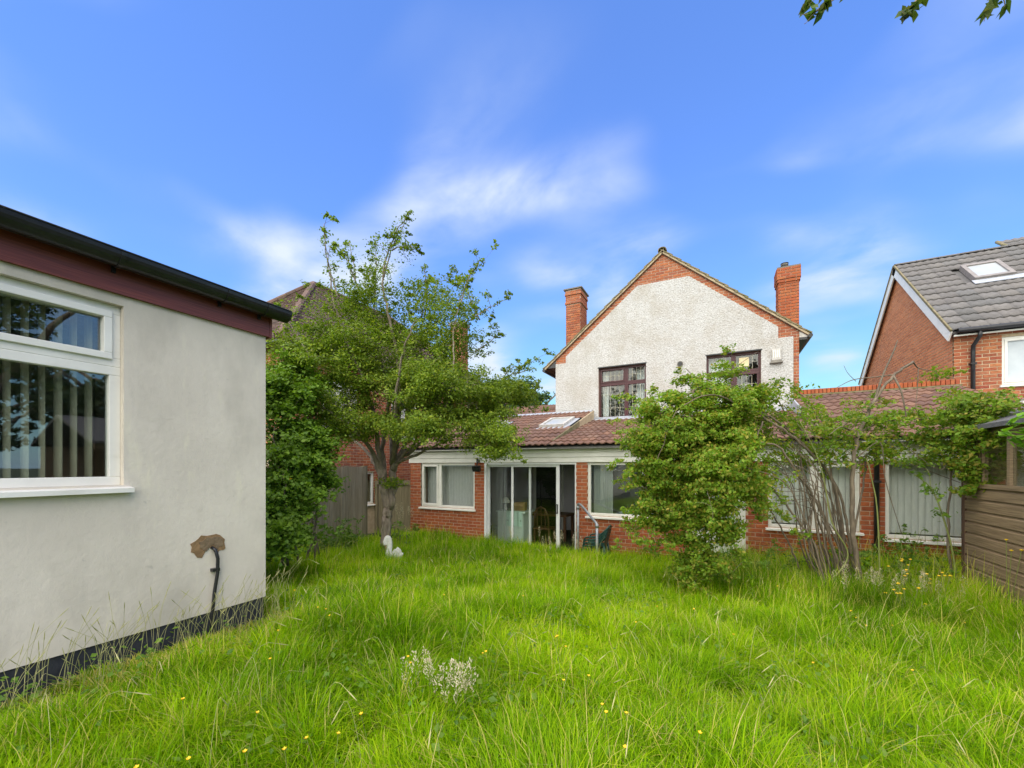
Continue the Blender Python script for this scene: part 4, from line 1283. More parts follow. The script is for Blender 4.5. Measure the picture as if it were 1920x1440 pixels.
# ------------------------------------------------------------------ left-hand neighbour: hipped house behind the hawthorn
def build_left_house():
    X1, X0, Y0, Y1 = -8.75, -15.7, 5.95, 16.5
    ZE, ZR = 4.78, 8.15
    t = thing('neighbour_hipped_house', 'orange brick house with brown hipped tile roof behind the hawthorn tree', 'house', (-12, 11, 0))
    wins = [(7.0, 8.1, 3.0, 4.2), (9.4, 10.6, 2.9, 4.1), (7.9, 8.7, .95, 1.85)]
    O = V((X1, 0, 0))
    mb = MB()
    wall_boxes(mb, O, YP, XP, Y0, Y1, 0, ZE, wins, -.3, 0)
    mb.abox(X0, X1 - .3, Y0, Y0 + .3, 0, ZE); mb.abox(X0, X0 + .3, Y0 + .3, Y1, 0, ZE); mb.abox(X0, X1 - .3, Y1 - .3, Y1, 0, ZE)
    mb.build('wall', M_MORTAR2, t)
    bm = brick_mats((X1, 0, 0), YP, XP, spans_with_openings(Y0, 13.5, wins), .9, ZE - .02, off=Y0)
    def sc_(c, s):
        p = project(c)
        if p is None: return 0.0
        return (1.0 if (620 < p[0] < 775 and 840 < p[1] < 920) or (500 < p[0] < 535) else .2) / p[2]
    lay_pieces('brick', bm, M_BRICK3, t, cap=300, score=sc_)
    fb = brick_mats((0, Y0, 0), XP, -YP, lambda z: [(-11, X1)], 2.5, ZE - .02)
    lay_pieces('front_brick', fb, M_BRICK3, t, cap=0, rest='front_brickwork')
    for a, b, c, d in wins:
        window(t, (X1, a, c), YP, XP, b - a, d - c, [(0, (b - a) / 2, 0, d - c, 1), ((b - a) / 2, b - a, 0, d - c, 0)], M_WHITE, recess=.03, glass=M_GLASSB, sill=(M_WHITE, .05, .03))
    MB().abox(X0 + .3, X1 - .31, Y0 + .31, Y1 - .31, 2.4, 2.5).build('floor', M_FLOORIN, t)
    # hipped roof
    ov = .25; hw = (X1 - X0) / 2; XM = (X0 + X1) / 2
    A = V((X1 + ov, Y0 - ov, ZE)); B = V((X1 + ov, Y1 + ov, ZE)); C = V((X0 - ov, Y1 + ov, ZE)); D = V((X0 - ov, Y0 - ov, ZE))
    R0 = V((XM, Y0 + hw, ZR)); R1 = V((XM, Y1 - hw, ZR))
    MB().add([A, B, C, D, R0, R1], [(0, 1, 5, 4), (3, 0, 4), (2, 3, 4, 5), (1, 2, 5), (0, 3, 2, 1)]).build('roof_deck', M_OTILE, t)
    til = MB()
    def face(o, u, v, w, nn, inside):
        ex, tw = .11, .17
        ht = v.length; vd = v.normalized()
        nr = int(ht / ex)
        for j in range(nr):
            for i in range(int(w / tw) + 1):
                c = o + u * (i * tw + (tw / 2 if j % 2 else 0)) + vd * (j * ex)
                if not inside(i * tw + tw * .5, j * ex / ht, w):
                    continue
                p = [c + nn * .030, c + u * (tw - .006) + nn * .030, c + u * (tw - .006) + vd * (ex + .03) + nn * .012, c + vd * (ex + .03) + nn * .012]
                lift = nn * rnd.uniform(-.005, .005)
                til.add([q + lift for q in p] + [p[0] - nn * .014, p[1] - nn * .014], [(0, 1, 2, 3), (4, 5, 1, 0)])
    run = R0 - V((R0.x, R0.y, 0)) - Z * 0
    vs_ = V((XM - A.x, 0, ZR - ZE)); nside = V((ZR - ZE, 0, A.x - XM)).normalized()
    face(A, YP, vs_, (B - A).length, nside, lambda s, h, w: (hw + ov) * h < s < w - (hw + ov) * h)
    vf = V((0, R0.y - D.y, ZR - ZE)); nf = V((0, -(ZR - ZE), R0.y - D.y)).normalized()
    face(D, XP, vf, (A - D).length, nf, lambda s, h, w: w / 2 * h < s < w * (1 - h / 2))
    til.build('roof_tiling', M_OTILE, t, kind='stuff')
    for p, q in ((A, R0), (D, R0), (R0, R1), (B, R1)):
        n = int((q - p).length / .3)
        for i in range(n):
            a = p + (q - p) * (i / n); b = p + (q - p) * ((i + .97) / n)
            MB().tube([a + Z * .03, b + Z * .045], [.10, .085], 8).build('hip_tile', M_OTILE, t)
    MB().tube([A + Z * -.06 + YP * .0, B + Z * -.06], .055, 8).build('gutter', M_BLACK, t)
    MB().tube([A + Z * -.06, D + Z * -.06], .055, 8).build('gutter', M_BLACK, t)
    MB().abox(X1 + .0, X1 + ov, Y0, Y1, ZE - .1, ZE - .06).build('soffit', M_BLACK, t)
    # far brown chimney and lower red roof beyond
    ch = thing('far_brick_chimney', 'brown brick chimney stack showing through the hawthorn top', 'chimney', (-11.3, 16.9, 0))
    MB().abox(-11.65, -11.05, 16.6, 17.2, 3, 9.0).build('stack', M_MORTAR, ch)
    bm = brick_mats((0, 16.6, 0), XP, -YP, lambda z: [(-11.65, -11.05)], 5.0, 9.0, proud=.012) + brick_mats((-11.05, 0, 0), YP, XP, lambda z: [(16.66, 17.2)], 5.0, 9.0, proud=.012)
    lay_pieces('brick', bm, M_BRICK3, ch, cap=300)
    MB().abox(-11.73, -10.97, 16.52, 17.28, 8.86, 9.0).build('capping', M_POT, ch)
    rf = thing('far_red_roof', 'low red tiled roof beyond the extension on the left', 'roof', (-9, 19, 0))
    q = [V((-11, 16.9, 3.0)), V((-5.0, 16.9, 3.0)), V((-6.1, 18.5, 4.95)), V((-11, 18.5, 4.95))]
    MB().hexa(q, [p + YP * .1 - Z * .1 for p in q]).build('deck', M_TILE, rf)
    tile_field(rf, M_TILE, (-11, 16.9, 3.02), XP, V((0, 1.6, 1.95)).normalized(), 19, 7, .3, .35, .41, 2, .03, cap=60, skip=lambda c: c.x > -5.2 - (c.y - 16.9) * .69)
    MB().abox(-10.9, -5.3, 17.0, 20, 0, 2.95).build('wall', M_BRICK3, rf)


build_left_house()

# ------------------------------------------------------------------ timber: fence, gate, shed
def build_fence():
    t = thing('board_fence', 'tall weathered grey close-board fence beside the hawthorn trunk', 'fence', (-7.7, 5, .2))
    X = -7.7
    y = 2.6
    i = 0
    while y < 7.35:
        w = .118 + rnd.uniform(-.006, .006)
        zt = 2.0 + rnd.uniform(-.012, .012)
        off = rnd.uniform(0, .006)
        q = [V((X + .012 + off, y, .05)), V((X + .026 + off, y, .05)), V((X + .018 + off, y + w, .05)), V((X + .010 + off, y + w, .05))]
        MB().hexa(q, [p + Z * (zt - .05) for p in q]).build('board', M_FENCE, t)
        y += w - .012; i += 1
    for z in (.5, 1.1, 1.7):
        MB().abox(X - .05, X + .008, 2.6, 7.35, z, z + .07).build('rail', M_GATE, t)
    for yy in (2.6, 4.95, 7.36):
        MB().abox(X - .12, X - .052 + (.05 if yy > 7 else 0), yy, yy + .09, 0, 2.02).build('post', M_GATE, t)
    g = thing('side_gate', 'lower mossy wooden gate between the fence end and the brick corner', 'gate', (-7.5, 8.5, 0))
    Yg = 8.75
    x = -8.62
    while x < -7.24:
        w = min(.12, -7.24 - x)
        MB().abox(x, x + w - .006, Yg, Yg + .02 + rnd.uniform(0, .004), .02, 1.50).build('board', M_GATE, g)
        x += .12
    MB().abox(-8.64, -7.22, Yg - .04, Yg + .05, 1.50, 1.62).build('top_rail', M_GATE, g)
    MB().abox(-8.64, -7.22, Yg + .026, Yg + .07, .4, .5).build('lower_rail', M_GATE, g)
    MB().abox(-8.74, -8.64, Yg - .03, Yg + .07, 0, 1.6).build('post', M_GATE, g)
    MB().abox(-7.222, -7.17, Yg - .03, Yg + .07, 0, 1.6).build('post', M_GATE, g)


build_fence()


def build_shed():
    t = thing('garden_shed', 'dark stained shiplap garden shed with dusty window at the right edge', 'shed', (4, 6, .1))
    X, Y1, Y0 = 2.86, 7.35, 3.4
    O = V((X, 0, 0)); U, Nn = YP, -XP
    z = .04; i = 0
    while z < 1.70:
        a, b = z, min(z + .142, 1.74)
        # shiplap: a face with a scooped top edge
        sec = [(-.0, a + .004), (.026, a + .004), (.026, b - .034), (.010, b - .022), (.004, b), (-.0, b)]
        p = [V((X - n, Y0, zz)) for n, zz in sec]
        MB().hexa(p, [q + YP * (Y1 - Y0 - .05) for q in p]).build('shiplap_board', M_TIMBER, t)
        z += .142; i += 1
    MB().abox(X + .001, X + .04, Y0, Y1 - .05, .03, 1.74).build('wall_lining', M_TIMBER2, t)
    # boards above the rail, left of the window
    for k in range(4):
        z0 = 1.79 + k * .142
        p = [V((X - n, 6.98, zz)) for n, zz in [(0, z0), (.02, z0), (.02, z0 + .107), (.008, z0 + .13), (.006, z0 + .142), (0, z0 + .142)]]
        MB().hexa(p, [q + YP * .32 for q in p]).build('shiplap_board', M_TIMBER, t)
    MB().abox(X - .03, X + .05, Y1 - .05, Y1 + .02, .02, 2.38).build('corner_post', M_TIMBER2, t)
    MB().abox(X - .04, X + .04, Y0, Y1 - .051, 1.741, 1.79).build('sill_rail', M_TIMBER, t)
    # glazed strip
    fr = MB().abox(X - .012, X + .03, Y0, 6.94, 2.33, 2.358).build('window', M_TIMBER, t)
    for y in (6.94, 6.42, 5.9, 5.4, 4.6):
        MB().abox(X - .015, X + .035, y, y + .05, 1.79, 2.328).build('glazing_post', M_TIMBER, fr)
    for a, b in ((6.47, 6.94), (5.95, 6.42), (5.45, 5.9), (4.65, 5.4)):
        MB().abox(X + .012, X + .016, a + .05 if a < b else a, b, 1.79, 2.33).build('pane', M_GLASSB, fr)
    MB().abox(X - .02, X + .05, Y0, Y1 + .02, 2.36, 2.46).build('eaves_beam', M_TIMBER, t)
    MB().abox(X + .04, X + 2.6, Y1 - .09, Y1 - .05, .03, 2.45).build('end_wall', M_TIMBER, t)
    MB().abox(X + 2.6, X + 2.64, Y0, Y1 - .05, .03, 2.45).build('far_wall', M_TIMBER, t)
    MB().abox(X + .04, X + 2.6, Y0, Y1 - .09, .02, .06).build('floor', M_WOOD, t)
    rf = [V((X - .12, Y0 - .1, 2.44)), V((X + 1.35, Y0 - .1, 3.0)), V((X + 1.35, Y0 - .1, 3.05)), V((X - .12, Y0 - .1, 2.49))]
    MB().hexa(rf, [p + YP * (Y1 - Y0 + .2) for p in rf]).build('roof', M_FELT, t)
    rf = [V((X + 2.82, Y0 - .1, 2.44)), V((X + 1.35, Y0 - .1, 3.0)), V((X + 1.35, Y0 - .1, 3.05)), V((X + 2.82, Y0 - .1, 2.49))]
    MB().hexa(rf, [p + YP * (Y1 - Y0 + .2) for p in rf]).build('roof', M_FELT, t)
    g = [V((X + .04, Y1 - .07, 2.45)), V((X + 2.6, Y1 - .07, 2.45)), V((X + 1.35, Y1 - .07, 2.97))]
    MB().hexa(g, [p + YP * .03 for p in g]).build('gable_board', M_TIMBER, t)
    # white lean-to verge of the neighbour seen above it
    l = thing('white_lean_to', 'white sloping lean-to roof edge above the shed', 'lean-to', (5, 11, 0))
    q = [V((4.75, 10.4, 3.12)), V((6.9, 10.4, 3.95)), V((6.9, 10.4, 3.78)), V((4.75, 10.4, 2.95))]
    MB().hexa(q, [p + YP * .04 for p in q]).build('verge_board', M_WHITE, l)
    q = [V((4.75, 10.44, 3.06)), V((6.9, 10.44, 3.89)), V((6.9, 10.44, 3.86)), V((4.75, 10.44, 3.03))]
    MB().hexa(q, [p + YP * 1.9 for p in q]).build('roof_sheet', M_FROST, l)
    MB().abox(4.8, 4.9, 10.45, 10.55, 0, 3.0).build('post', M_WHITE, l)


build_shed()
# ------------------------------------------------------------------ plants
def unit_rand(n, r):
    v = r.normal(size=(n, 3))
    return v / (np.linalg.norm(v, axis=1, keepdims=True) + 1e-9)


def leaves_np(cent, size, r, up=.55, aspect=.62, fold=.18, outward=None, droop=0.0):
    """one folded diamond-shaped leaf (2 triangles) per centre"""
    n = len(cent)
    nrm = unit_rand(n, r) + np.array([0, 0, up])
    if outward is not None:
        nrm += outward
    nrm /= np.linalg.norm(nrm, axis=1, keepdims=True) + 1e-9
    d = unit_rand(n, r); d[:, 2] -= droop
    d -= nrm * np.sum(d * nrm, 1, keepdims=True)
    d /= np.linalg.norm(d, axis=1, keepdims=True) + 1e-9
    s = np.cross(nrm, d)
    L = size[:, None]; W = L * aspect * .5
    b = cent - d * L * .5
    l = cent - d * L * .05 + s * W + nrm * W * fold
    rr = cent - d * L * .05 - s * W + nrm * W * fold
    t = cent + d * L * .5
    vs = np.stack([b, l, t, rr], 1).reshape(-1, 3)
    k = np.arange(n)[:, None] * 4
    tr = np.concatenate([k + np.array([[0, 2, 1]]), k + np.array([[0, 3, 2]])], 1).reshape(-1, 3)
    return vs, tr


def smooth_path(pts, per=6, jit=0.0, r=None):
    """catmull-rom through hand-laid points"""
    P = [np.array(p, float) for p in pts]
    P = [2 * P[0] - P[1]] + P + [2 * P[-1] - P[-2]]
    out = []
    for i in range(1, len(P) - 2):
        for k in range(per):
            t = k / per
            a, b, c, d = P[i - 1], P[i], P[i + 1], P[i + 2]
            out.append(.5 * ((2 * b) + (-a + c) * t + (2 * a - 5 * b + 4 * c - d) * t * t + (-a + 3 * b - 3 * c + d) * t ** 3))
    out.append(P[-2])
    out = np.array(out)
    if jit:
        out[1:-1] += r.normal(size=(len(out) - 2, 3)) * jit
    return out


class Plant:
    def __init__(self, seed):
        self.r = np.random.default_rng(seed)
        self.mb = MB()
        self.nodes = []; self.rad = []; self.plen = []
        self.lc = []; self.ls = []

    def limb(self, pts, r0, r1, n=8, jit=.0, per=6, node=True, power=1.0):
        p = smooth_path(pts, per, jit, self.r)
        k = len(p)
        rad = [r0 + (r1 - r0) * (i / (k - 1)) ** power for i in range(k)]
        self.mb.tube([V(q) for q in p], rad, n)
        if node:
            L = np.concatenate([[0], np.cumsum(np.linalg.norm(np.diff(p, axis=0), axis=1))])
            self.nodes += list(p); self.rad += rad; self.plen += list(L)
        return p

    def twig_to(self, tgt, leaves, size, spread, sag=.0, pref=.15, rmax=.03, along=.55, minlen=.05):
        nd = np.array(self.nodes)
        d = np.linalg.norm(nd - tgt, axis=1)
        cost = d + pref * np.maximum(0, nd[:, 2] - tgt[2] + .05) * 2
        i = int(np.argmin(cost)); a = nd[i]
        L = d[i]
        if L < minlen:
            return
        mid = (a + tgt) / 2 + self.r.normal(size=3) * L * .10 + np.array([0, 0, L * .10 - sag * L])
        p = smooth_path([a, mid, tgt], 4)
        r0 = min(self.rad[i] * .75, .004 + .012 * L, rmax)
        rad = [r0 + (.0022 - r0) * (k / (len(p) - 1)) for k in range(len(p))]
        self.mb.tube([V(q) for q in p], rad, 5, cap=False)
        self.nodes += list(p[1:]); self.rad += rad[1:]; self.plen += [0] * (len(p) - 1)
        self.leaf_along(p, leaves, size, spread, along)

    def leaf_along(self, p, n, size, spread, start=.4):
        n = int(n)
        if n <= 0:
            return
        k = max(3, n // 9)                                  # leaves sit in small spur clusters along the shoot
        tk = start + (1 - start) * self.r.random(k) ** .8
        ok = self.r.normal(size=(k, 3)) * np.array([1, 1, .45])
        j = self.r.integers(0, k, n)
        t = np.clip(tk[j] + self.r.normal(size=n) * .01, 0, 1)
        x = t * (len(p) - 1); i = np.minimum(x.astype(int), len(p) - 2); f = (x - i)[:, None]
        c = p[i] * (1 - f) + p[i + 1] * f
        sp = spread * (1.1 - .5 * t)[:, None]
        c = c + ok[j] * sp + self.r.normal(size=(n, 3)) * (.35 * sp + .012) * np.array([1, 1, .7])
        self.lc.append(c); self.ls.append(size * (.5 + 1.0 * self.r.random(n)))

    def finish(self, t, bark, leafm, stem_name='trunk', crown_name='crown', up=.55, aspect=.62, droop=0.0, center=None, outw=.5, zmin=None):
        self.mb.build(stem_name, bark, t, smooth=True)
        c = np.concatenate(self.lc); s = np.concatenate(self.ls)
        if zmin is not None:
            k = c[:, 2] > zmin
            c, s = c[k], s[k]
        ow = None
        if center is not None:
            ow = c - np.array(center); ow /= np.linalg.norm(ow, axis=1, keepdims=True) + 1e-9
            ow *= outw
        vs, tr = leaves_np(c, s, self.r, up=up, aspect=aspect, outward=ow, droop=droop)
        np_mesh(crown_name, vs, tr, leafm, t)
        return len(c)


def blob_points(r, blobs, n):
    """random points in a set of ellipsoids ((cx,cy,cz),(rx,ry,rz),weight), biased to their shells"""
    w = np.array([b[2] for b in blobs], float); w /= w.sum()
    idx = r.choice(len(blobs), n, p=w)
    u = unit_rand(n, r) * (r.random(n) ** (1 / 2.2))[:, None]
    return np.array([np.array(blobs[i][0]) + u[k] * np.array(blobs[i][1]) for k, i in enumerate(idx)])


M_HAW = leaf_mat('hawthorn_leaf', [(.085, .15, .015), (.15, .23, .02), (.22, .29, .024), (.115, .19, .018), (.32, .36, .028)], trans=.38, nscale=1.6)
M_ROSE = leaf_mat('rose_leaf', [(.10, .21, .018), (.18, .31, .022), (.26, .37, .028), (.13, .25, .02), (.37, .30, .05), (.17, .30, .02)], trans=.42, nscale=1.8)
M_BRAMBLE = leaf_mat('bramble_leaf', [(.08, .165, .016), (.13, .23, .02), (.20, .32, .026), (.10, .19, .018)], trans=.35, nscale=1.4)
M_FARLEAF = leaf_mat('far_leaf', [(.035, .075, .022), (.06, .11, .03), (.085, .135, .035)], trans=.2, nscale=.6)
M_LIME = leaf_mat('lime_leaf', [(.16, .33, .02), (.22, .40, .03), (.13, .28, .02)], trans=.45, nscale=2)
M_OVER = leaf_mat('overhanging_leaf', [(.05, .10, .016), (.09, .14, .02), (.12, .12, .05)], trans=.4, nscale=1)
M_CONIF = leaf_mat('conifer_needle', [(.012, .028, .010), (.02, .042, .014), (.028, .05, .018)], trans=.1, nscale=1)
M_HERB = leaf_mat('weed_leaf', [(.08, .17, .02), (.12, .22, .022), (.17, .26, .03)], trans=.3, nscale=2)


# ---- hawthorn on the lawn
def build_hawthorn():
    base = V((-5.44, 5.66, 0)); base.z = gz(base.x, base.y)
    t = thing('hawthorn_tree', 'gnarled hawthorn tree with layered crown in the left of the lawn', 'tree', base)
    p = Plant(21); r = p.r
    D = 7.5
    def q(x, y, dd=0):
        return tuple(pt(x, y, D + dd))
    tr = p.limb([(base.x, base.y, base.z - .1), q(722, 1030), q(724, 985, .02), q(728, 950), q(720, 915, -.03), q(716, 893)], .088, .08, n=14, jit=.014, per=6)
    tr2 = p.limb([q(724, 945), q(738, 915, .02), q(736, 885, .06), q(742, 868)], .075, .065, n=12, jit=.006)
    # burr and root swell
    p.mb.tube([q(733, 955, -.05), q(736, 938, -.08), q(734, 922, -.05)], [.03, .06, .03], 10)
    L = [
        ([q(716, 897), q(705, 865, -.1), q(690, 835, -.3), q(640, 790, -.7), q(580, 745, -1.0), q(528, 720, -1.2)], .0680, .0112),
        ([q(716, 895), q(708, 840, -.05), q(700, 770, -.2), q(670, 690, -.4), q(635, 600, -.5), q(618, 520, -.5), q(608, 425, -.55)], .0680, .0048),
        ([q(720, 893), q(718, 830, .2), q(730, 740, .4), q(700, 630, .5), q(672, 540, .45), q(655, 455, .4)], .0646, .0048),
        ([q(740, 870), q(745, 815, .0), q(752, 720, -.1), q(730, 600, -.2), q(718, 520, -.3), q(740, 440, -.3), q(770, 396, -.35)], .0578, .0048),
        ([q(742, 870), q(765, 820, .3), q(790, 740, .5), q(790, 640, .6), q(800, 560, .5), q(795, 500, .4)], .0510, .0064),
        ([q(742, 868), q(775, 835, -.2), q(825, 790, -.6), q(850, 700, -.8), q(850, 620, -.7), q(872, 540, -.6), q(898, 492, -.6)], .0374, .0032),
        ([q(742, 870), q(790, 830, .1), q(860, 785, .2), q(915, 740, .3), q(955, 705, .3), q(1003, 690, .3)], .0476, .0048),
        ([q(745, 866), q(800, 845, -.4), q(880, 810, -.9), q(945, 820, -1.2), q(965, 850, -1.3)], .0374, .0048),
        ([q(716, 895), q(690, 850, .4), q(640, 800, .9), q(590, 700, 1.2), q(560, 660, 1.2)], .0510, .0080),
        ([q(735, 870), q(740, 800, -.6), q(745, 720, -1.1), q(760, 650, -1.4), q(780, 600, -1.5)], .0476, .0080),
        ([q(735, 870), q(735, 790, .7), q(760, 690, 1.2), q(820, 620, 1.4)], .0476, .0080),
    ]
    limbs = []
    for pts, r0, r1 in L:
        limbs.append(p.limb(pts, r0, r1, n=8, jit=.012, power=.55))
        p.leaf_along(limbs[-1], 260, .04, .07, .5)
    # sparse leafy top shoots
    sh = [[q(635, 560, -.5), q(615, 490, -.5), q(607, 420, -.55)], [q(672, 540, .4), q(650, 485, .4), q(640, 470, .4)],
          [q(720, 520, -.3), q(738, 455, -.3), q(772, 394, -.35)], [q(735, 470, -.3), q(760, 462, -.35), q(785, 468, -.4)],
          [q(700, 600, .3), q(705, 500, .3), q(704, 438, .3)], [q(860, 580, -.6), q(880, 520, -.6), q(900, 488, -.6)],
          [q(850, 620, -.7), q(895, 590, -.7), q(945, 563, -.7)], [q(790, 600, .5), q(800, 540, .5), q(812, 520, .5)],
          [q(915, 740, .3), q(960, 700, .3), q(1006, 672, .3)], [q(930, 730, .3), q(960, 690, .3), q(985, 690, .3)],
          [q(890, 660, .1), q(920, 640, .1), q(938, 620, .1)], [q(900, 600, -.2), q(880, 560, -.3), q(868, 515, -.3)],
          [q(560, 700, -1.1), q(530, 650, -1.2), q(510, 640, -1.3)], [q(575, 660, -1.0), q(540, 600, -1.1), q(525, 585, -1.1)]]
    for s in sh:
        pp = p.limb(s, .014, .003, n=5, jit=.01)
        p.leaf_along(pp, 150, .044, .05, .15)
        for k in range(4):
            i = self_i = r.integers(4, len(pp))
            e = pp[i] + r.normal(size=3) * np.array([.16, .16, .12]) + np.array([0, 0, .08])
            p.twig_to(e, 40, .048, .04, minlen=.02)
    blobs = []
    def bl(x, y, rx, ry, dd, rd, w):
        c = pt(x, y, D + dd)
        blobs.append(((c.x, c.y, c.z), (rx / FPX * D, rd, ry / FPX * D), w))
    bl(610, 720, 100, 70, -.6, .9, 1.1); bl(560, 770, 60, 45, -1.0, .6, .5); bl(660, 790, 70, 35, -.6, .7, .6)
    bl(690, 640, 90, 80, -.1, 1.0, 1.2); bl(620, 620, 75, 55, -.4, .8, .6); bl(780, 720, 110, 70, -.5, 1.0, 1.3)
    bl(850, 740, 90, 60, -.4, .9, 1.0); bl(900, 770, 70, 45, -.5, .8, .7); bl(780, 800, 90, 35, -.9, .6, .6)
    bl(740, 580, 70, 60, .0, .9, .7); bl(830, 620, 65, 60, -.2, .8, .65); bl(930, 740, 50, 30, .1, .5, .3)
    bl(935, 835, 30, 22, -1.2, .35, .16); bl(750, 680, 140, 90, .7, .8, 1.0); bl(540, 690, 40, 60, -1.0, .5, .4); bl(690, 560, 45, 50, .2, .5, .35)
    bl(960, 745, 45, 40, -.2, .5, .35); bl(900, 810, 60, 25, -.9, .4, .3); bl(570, 830, 60, 25, -.8, .4, .25)
    bl(690, 510, 60, 50, .1, .6, .22); bl(745, 490, 50, 50, -.2, .5, .18); bl(640, 540, 45, 50, -.3, .5, .2); bl(855, 560, 55, 45, -.5, .6, .25); bl(800, 560, 50, 40, .3, .5, .2)
    T = blob_points(r, blobs, 760)
    c0 = np.array(pt(722, 880, D))
    T = T[np.argsort(np.linalg.norm(T - c0, axis=1))]
    for g in T:
        p.twig_to(g, 235 if g[2] < 4.35 else 105, .040, .15, sag=.06, rmax=.012)
    # loose shoots breaking the outline
    cc = np.array(pt(740, 740, D))
    for g in T[r.integers(len(T) // 3, len(T), 110)]:
        d = g - cc; d /= np.linalg.norm(d) + 1e-9
        p.twig_to(g + d * (.25 + .35 * r.random()) + np.array([0, 0, .15 * r.random()]), 70, .04, .04, rmax=.006)
    # ivy tuft in the fork
    f = np.array(pt(735, 905, D - .16))
    p.lc.append(f + r.normal(size=(260, 3)) * np.array([.12, .07, .045])); p.ls.append(np.full(260, .05))
    p.finish(t, M_BARK, M_HAW, up=.75, center=tuple(pt(740, 800, D)), outw=.5)


build_hawthorn()


# ---- rambling rose: bare canes arching left into a heavy hanging mass
def build_rose():
    b = pt(1565, 1060, 5.6)
    base = V((b.x, b.y, gz(b.x, b.y)))
    t = thing('rambling_rose', 'big rambling rose with bare canes arching into a dense leafy mound', 'rose bush', base)
    p = Plant(33); r = p.r
    D = 5.7
    q = lambda x, y, dd=0: tuple(pt(x, y, D + dd))
    canes = [
        ([q(1590, 1105, .1), q(1580, 1000, .0), q(1560, 900), q(1500, 830, -.1), q(1435, 785, -.1), q(1380, 745, -.1), q(1310, 725, -.2)], 0.0204, 0.0112),
        ([q(1600, 1105, .1), q(1592, 1010), q(1570, 915, .0), q(1520, 850), q(1470, 800), q(1430, 775), q(1380, 760)], 0.0190, 0.0096),
        ([q(1570, 1105, -.1), q(1560, 1020, -.1), q(1530, 940, -.1), q(1490, 880, -.2), q(1460, 838, -.2), q(1425, 830, -.2), q(1380, 835, -.3)], 0.0177, 0.0096),
        ([q(1555, 1105, .1), q(1545, 1010, .1), q(1515, 920, .1), q(1500, 850, .1), q(1500, 800, .2), q(1470, 760, .2)], 0.0163, 0.0064),
        ([q(1540, 1105, -.2), q(1530, 1030, -.2), q(1500, 980, -.2), q(1460, 930, -.2), q(1448, 915, -.2)], 0.0150, 0.0112),
        ([q(1585, 1105, .2), q(1575, 990, .2), q(1560, 900, .2), q(1545, 820, .2), q(1520, 760, .2), q(1490, 730, .2)], 0.0163, 0.0064),
        ([q(1500, 1070, .1), q(1480, 1020, .1), q(1455, 975, .1), q(1440, 950, .1)], 0.0122, 0.0080),
        ([q(1575, 1105, .0), q(1600, 1000, .1), q(1620, 900, .2), q(1625, 850, .2)], 0.0163, 0.0096),
    ]
    for k in range(34):
        x0 = 1535 + 80 * r.random(); x1 = 1395 + 120 * r.random(); y1 = 770 + 190 * r.random(); dd = .3 * r.normal()
        canes.append(([q(x0, 1105, dd), q(x0 - 18 - 25 * r.random(), 1010, dd), q((x0 * .5 + x1 * .5), (990 + y1) / 2 - 25, dd), q(x1, y1, dd)], .006 + .008 * r.random(), .003))
    cp = []
    for pts, r0, r1 in canes:
        cp.append(p.limb(pts, r0, r1, n=8, jit=.006))
    hang = [[q(1430, 790, -.2), q(1412, 850, -.25), q(1408, 920, -.25), q(1416, 950, -.25)], [q(1385, 900, -.3), q(1382, 950, -.3), q(1395, 985, -.3)],
            [q(1440, 790, .1), q(1400, 760, .1), q(1350, 740, .1), q(1290, 760, .1), q(1250, 840, 0)],
            [q(1400, 770, -.3), q(1340, 740, -.4), q(1270, 770, -.4), q(1230, 870, -.5)],
            [q(1380, 760, .2), q(1320, 720, .3), q(1285, 690, .3)], [q(1420, 780, .1), q(1395, 735, .2), q(1340, 700, .3)],
            [q(1300, 730, -.2), q(1290, 850, -.2), q(1290, 960, -.2), q(1300, 1050, -.2)], [q(1380, 835, -.3), q(1350, 900, -.4), q(1330, 1000, -.4)],
            [q(1310, 725, -.2), q(1230, 790, -.1), q(1210, 900, -.1), q(1240, 980, -.2)]]
    for h in hang:
        p.limb(h, .011, .004, n=6, jit=.006)
    for a, bq in (((1500, 780), (1560, 735)), ((1470, 770), (1440, 735)), ((1330, 760), (1365, 690)), ((1330, 740), (1420, 660))):
        p.limb([q(a[0], a[1], .1), q((a[0] + bq[0]) / 2, (a[1] + bq[1]) / 2 - 8, .15), q(bq[0], bq[1], .2)], .008, .003, n=5)
    blobs = []
    def bl(x, y, rx, ry, dd, rd, w):
        c = pt(x, y, D + dd)
        blobs.append(((c.x, c.y, c.z), (rx / FPX * D, rd, ry / FPX * D), w))
    bl(1300, 800, 95, 80, -.1, .5, 1.4); bl(1290, 900, 85, 90, -.2, .5, 1.5); bl(1225, 840, 45, 95, -.1, .4, .95); bl(1310, 985, 65, 55, -.3, .4, .7)
    bl(1365, 780, 55, 55, -.1, .5, .5); bl(1370, 865, 45, 55, -.3, .4, .4); bl(1420, 750, 45, 30, .1, .4, .4); bl(1290, 735, 60, 30, .2, .3, .15)
    bl(1225, 960, 40, 40, -.1, .3, .35); bl(1350, 715, 45, 40, .2, .25, .12); bl(1450, 730, 40, 22, .2, .3, .2); bl(1400, 930, 40, 40, -.3, .3, .3)
    bl(1450, 880, 35, 30, -.2, .3, .15); bl(1300, 1055, 45, 30, -.3, .3, .2); bl(1480, 860, 40, 25, .1, .3, .12)
    bl(1480, 770, 70, 40, .1, .4, .35); bl(1530, 830, 60, 50, .1, .4, .25); bl(1440, 830, 50, 50, 0, .3, .3)
    T = blob_points(r, blobs, 600)
    c0 = np.array(q(1400, 790))
    T = T[np.argsort(np.linalg.norm(T - c0, axis=1))]
    for g in T:
        p.twig_to(g, 235 if g[0] < q(1430, 800)[0] else 60, .041, .085, sag=.02, rmax=.008)
    cc = np.array(q(1310, 850))
